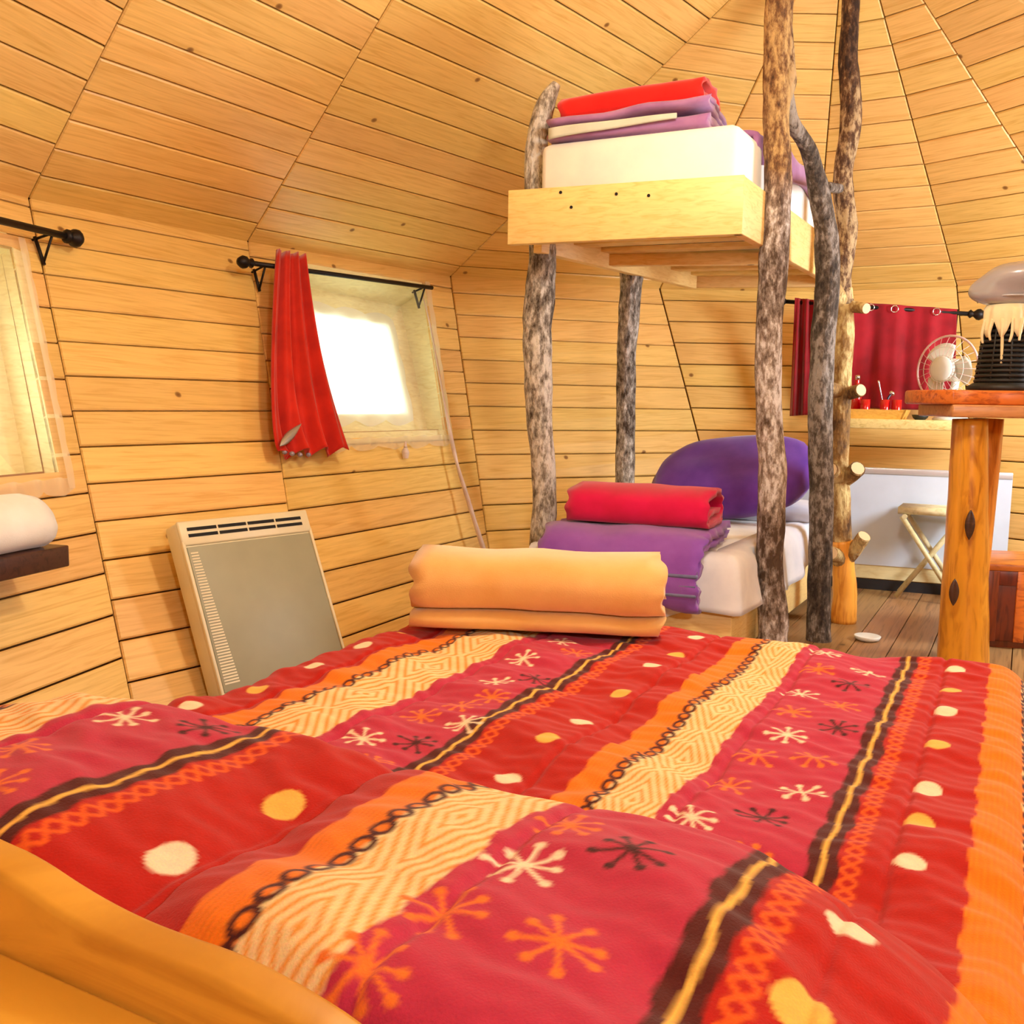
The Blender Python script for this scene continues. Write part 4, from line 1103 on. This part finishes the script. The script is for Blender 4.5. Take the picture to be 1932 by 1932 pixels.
# ------------------------------------------------------------------ folding stool
stool = tag(empty('folding_stool'), 'pale bamboo folding stool standing before the white panel', 'stool')
sc_ = pz(1738, 1128, 0); H_ = .47; sx = (cdv.normalized()); sy = cn
wS, dS = .30, .26
ctr_ = V((sc_.x+.06, sc_.y+.06, 0))
while (ctr_-wp0).dot(wn_) < dS/2+.035: ctr_ *= .998     # towards the viewer along its own sight line
ctr_.z = 0
for k in range(6):
    y = -dS/2+dS*(k+.5)/6
    tube('seat_slat', [ctr_-sx*(wS/2+.01)+sy*y+V((0, 0, H_)), ctr_+sx*(wS/2+.01)+sy*y+V((0, 0, H_))], .019, M['bamboo'], stool, 10, sub=1)
for s in (-1, 1):
    tube('seat_rail', [ctr_+sx*(s*wS*.42)-sy*(dS/2)+V((0, 0, H_-.03)), ctr_+sx*(s*wS*.42)+sy*(dS/2)+V((0, 0, H_-.03))], .013, M['bamboo'], stool, 8, sub=1)
for s in (-1, 1):
    tube('leg', [ctr_-sx*.14+sy*(s*dS*.45)+V((0, 0, H_-.03)), ctr_+sx*.15+sy*(s*dS*.45)+V((0, 0, .012))], .0135, M['bamboo'], stool, 8, sub=1)
    tube('leg', [ctr_+sx*.14+sy*(s*dS*.32)+V((0, 0, H_-.03)), ctr_-sx*.15+sy*(s*dS*.32)+V((0, 0, .012))], .0135, M['bamboo'], stool, 8, sub=1)
tube('stretcher', [ctr_-sx*.115-sy*dS*.34+V((0, 0, .06)), ctr_-sx*.115+sy*dS*.34+V((0, 0, .06))], .009, M['bamboo'], stool, 8, sub=1)
tube('stretcher', [ctr_+sx*.115-sy*dS*.46+V((0, 0, .07)), ctr_+sx*.115+sy*dS*.46+V((0, 0, .07))], .009, M['bamboo'], stool, 8, sub=1)
# white dish on the floor beyond the bed
q = pz(1636, 1208, 0); o = lathe('floor_dish', [(.035, 0), (.05, .006), (.056, .02), (.052, .022), (.03, .01), (.001, .008)], q, M['white_plastic'], None, 24); tag(o, 'small round white dish on the floor at the end of the bed', 'dish')

# ------------------------------------------------------------------ bar at the right
dB = 3.62
bar = tag(empty('bar_counter'), 'rustic bar with live-edge top on a varnished knotty log leg', 'bar')
lt = py(1830, 790, dB); lb = py(1815, 1290, dB); lb.z = 0; 
tube('log_leg', [lb, lb.lerp(lt, .35), lb.lerp(lt, .7), V((lt.x, lt.y, lt.z))], [.092, .082, .07, .06], M['log'], bar, 20, .05, 3)
for x, y, h in ((1829, 990, .11), (1799, 1117, .1)):
    p = py(x, y, dB-.088); g = [[p+V((.018*s*sin(pi*t)**.8, -.004, h*(.5-t))) for s in (-1, 0, 1)] for t in np.linspace(0.001, .999, 11)]
    sheet('log_knot', g, M['darkwood'], bar, th=.004)
tube('back_leg', [V((lt.x+.16, lt.y+.25, 0)), V((lt.x+.19, lt.y+.25, lt.z))], [.06, .055], M['log'], bar, 14, .05, 8)
ba = py(1797, 770, dB-.12)
boxf('rail_board', V((ba.x, ba.y, ba.z-.032)), V((1.0, -.08, 0)), V((.05, .42, 0)), V((0, 0, .045)), M['bar_edge'], bar, .006)
zt = ba.z+.013
ed = [(0, .02), (.03, -.02), (.08, .0), (.14, .02), (.22, .0), (.32, -.015), (.5, .0), (.75, -.01), (1.0, .0)]
poly = [(ba.x-.03+a, ba.y+.02-.08*a+b_) for a, b_ in ed]+[(ba.x+1.0, ba.y+.38), (ba.x+.5, ba.y+.45), (ba.x+.1, ba.y+.44), (ba.x-.03, ba.y+.36), (ba.x-.06, ba.y+.2)]
sl = prism('live_edge_top', poly, zt, zt+.052, M['slab'], bar, .008)
ZT = zt+.052
# wicker stand with lace and satin bag
wk = tag(empty('wicker_basket'), 'tall black wicker basket on the bar top', 'basket')
q = py(1895, 733, dB+.06); q.z = ZT
wb, wt_, hw_ = .105, .075, .30
lathe('basket_core', [(wb*.9, 0), (wb*.9, .01), (wt_*.95, hw_), (wt_*.9, hw_)], q, M['wicker'], wk, 24)
lathe('basket_foot', [(wb*1.2, 0), (wb*1.25, .015), (wb*1.05, .03)], q, M['wicker'], wk, 24)
for k in range(16):
    z = .02+k*.018; torus('weave_band', q+V((0, 0, z)), V((0, 0, 1)), wb+(wt_-wb)*z/hw_, .007, M['wicker'], wk, 24, 6)
for k in range(10):
    a = 2*pi*k/10; tube('weave_stake', [q+V((wb*cos(a), wb*sin(a), .01)), q+V(((wt_+.004)*cos(a), (wt_+.004)*sin(a), hw_))], .004, M['wicker'], wk, 5, sub=1)
ztop = ZT+hw_
lace = tag(empty('lace_runner'), 'cream fringed lace cloth hanging over the black wicker basket', 'lace')
g = []
for i in range(31):
    a = radians(-178+196*i/30); row = []
    for j in range(8):
        t = j/7; drop = .06+.06*abs(sin(i*.63))
        r = .03+.062*min(1, t*2) if t < .5 else .092+.006*sin(i*1.7)
        z = ztop+.012-max(0, t-.45)/.55*drop
        row.append(V((q.x+r*cos(a)*1.05, q.y+r*sin(a)*1.05, z)))
    g.append(row)
sheet('lace_cloth', g, M['cream_lace'], lace, th=.004)
rr = random.Random(4)
for i in range(9):
    a = radians(-170+20*i); r = .099; b0 = V((q.x+r*cos(a), q.y+r*sin(a), ztop-.06)); ln = rr.uniform(.04, .15)
    tube('fringe_strand', [b0+V((0, 0, .02)), b0+V((rr.uniform(-.01, .01), 0, -ln*.5)), b0+V((rr.uniform(-.015, .015), 0, -ln))], [.006, .006, .004], M['cream_lace'], lace, 6)
bgc = py(1950, 520, dB+.06); 
bag = tag(empty('satin_bag'), 'glossy grey satin bag slumped on top of the lace-draped basket', 'bag')
g = []
NB = 22
for i in range(NB+1):
    ph = -pi/2+pi*i/NB; row = []
    for j in range(33):
        a = 2*pi*j/32; rx, ry, rz = .24, .16, .095
        sh_ = 1+.10*noise.noise(V((cos(a)*1.5, sin(a)*1.5, ph*1.2)))+.04*sin(3*a+ph*4)
        z = sin(ph)*rz*sh_; z = z if z > 0 else z*.85
        row.append(V((bgc.x+rx*cos(ph)**.8*cos(a)*sh_+.03 if abs(cos(ph)) > 1e-6 else bgc.x+.03, bgc.y+ry*max(cos(ph), 0)**.8*sin(a)*sh_, ztop+.085+z+.10*(cos(a)*.5+.35)*max(cos(ph), 0))))
    g.append(row)
sheet('bag_body', g, M['grey_satin'], bag)
for k in range(3):
    zz = ztop+.03+k*.035
    tube('bag_seam', [V((bgc.x+.03+.22*cos(a), bgc.y+.135*sin(a), zz+.012*sin(a*2))) for a in np.linspace(radians(170), radians(330), 9)], .004, M['grey_satin'], bag, 6)
# red-brown chest behind the bar leg
ch = tag(empty('wooden_chest'), 'dark red-brown wooden chest with framed front under the bar', 'chest')
cc = py(1862, 1062, 4.05)
cw, cdp, chh = .6, .4, cc.z
dx_ = V((.98, -.2, 0)).normalized(); dy_ = V((.2, .98, 0)).normalized()
o0 = V((cc.x, cc.y, 0))
boxf('body', o0+V((0, 0, .03)), dx_*cw, dy_*cdp, V((0, 0, chh-.06)), M['redwood'], ch, .004)
boxf('lid', o0-dx_*.01-dy_*.01+V((0, 0, chh-.03)), dx_*(cw+.02), dy_*(cdp+.02), V((0, 0, .03)), M['slab'], ch, .004)
boxf('stile', o0-dy_*.012+V((0, 0, .03)), dx_*.05, dy_*.012, V((0, 0, chh-.06)), M['redwood'], ch, .002)
boxf('stile', o0+dx_*.12-dy_*.012+V((0, 0, .03)), dx_*.04, dy_*.012, V((0, 0, chh-.06)), M['slab'], ch, .002)
boxf('stile', o0+dx_*(cw-.05)-dy_*.012+V((0, 0, .03)), dx_*.05, dy_*.012, V((0, 0, chh-.06)), M['redwood'], ch, .002)
boxf('rail', o0+dx_*.05-dy_*.01+V((0, 0, chh-.09)), dx_*(cw-.1), dy_*.01, V((0, 0, .06)), M['redwood'], ch, .002)
boxf('base', o0+dx_*.02+dy_*.02, dx_*(cw-.04), dy_*(cdp-.04), V((0, 0, .03)), M['redwood'], ch)
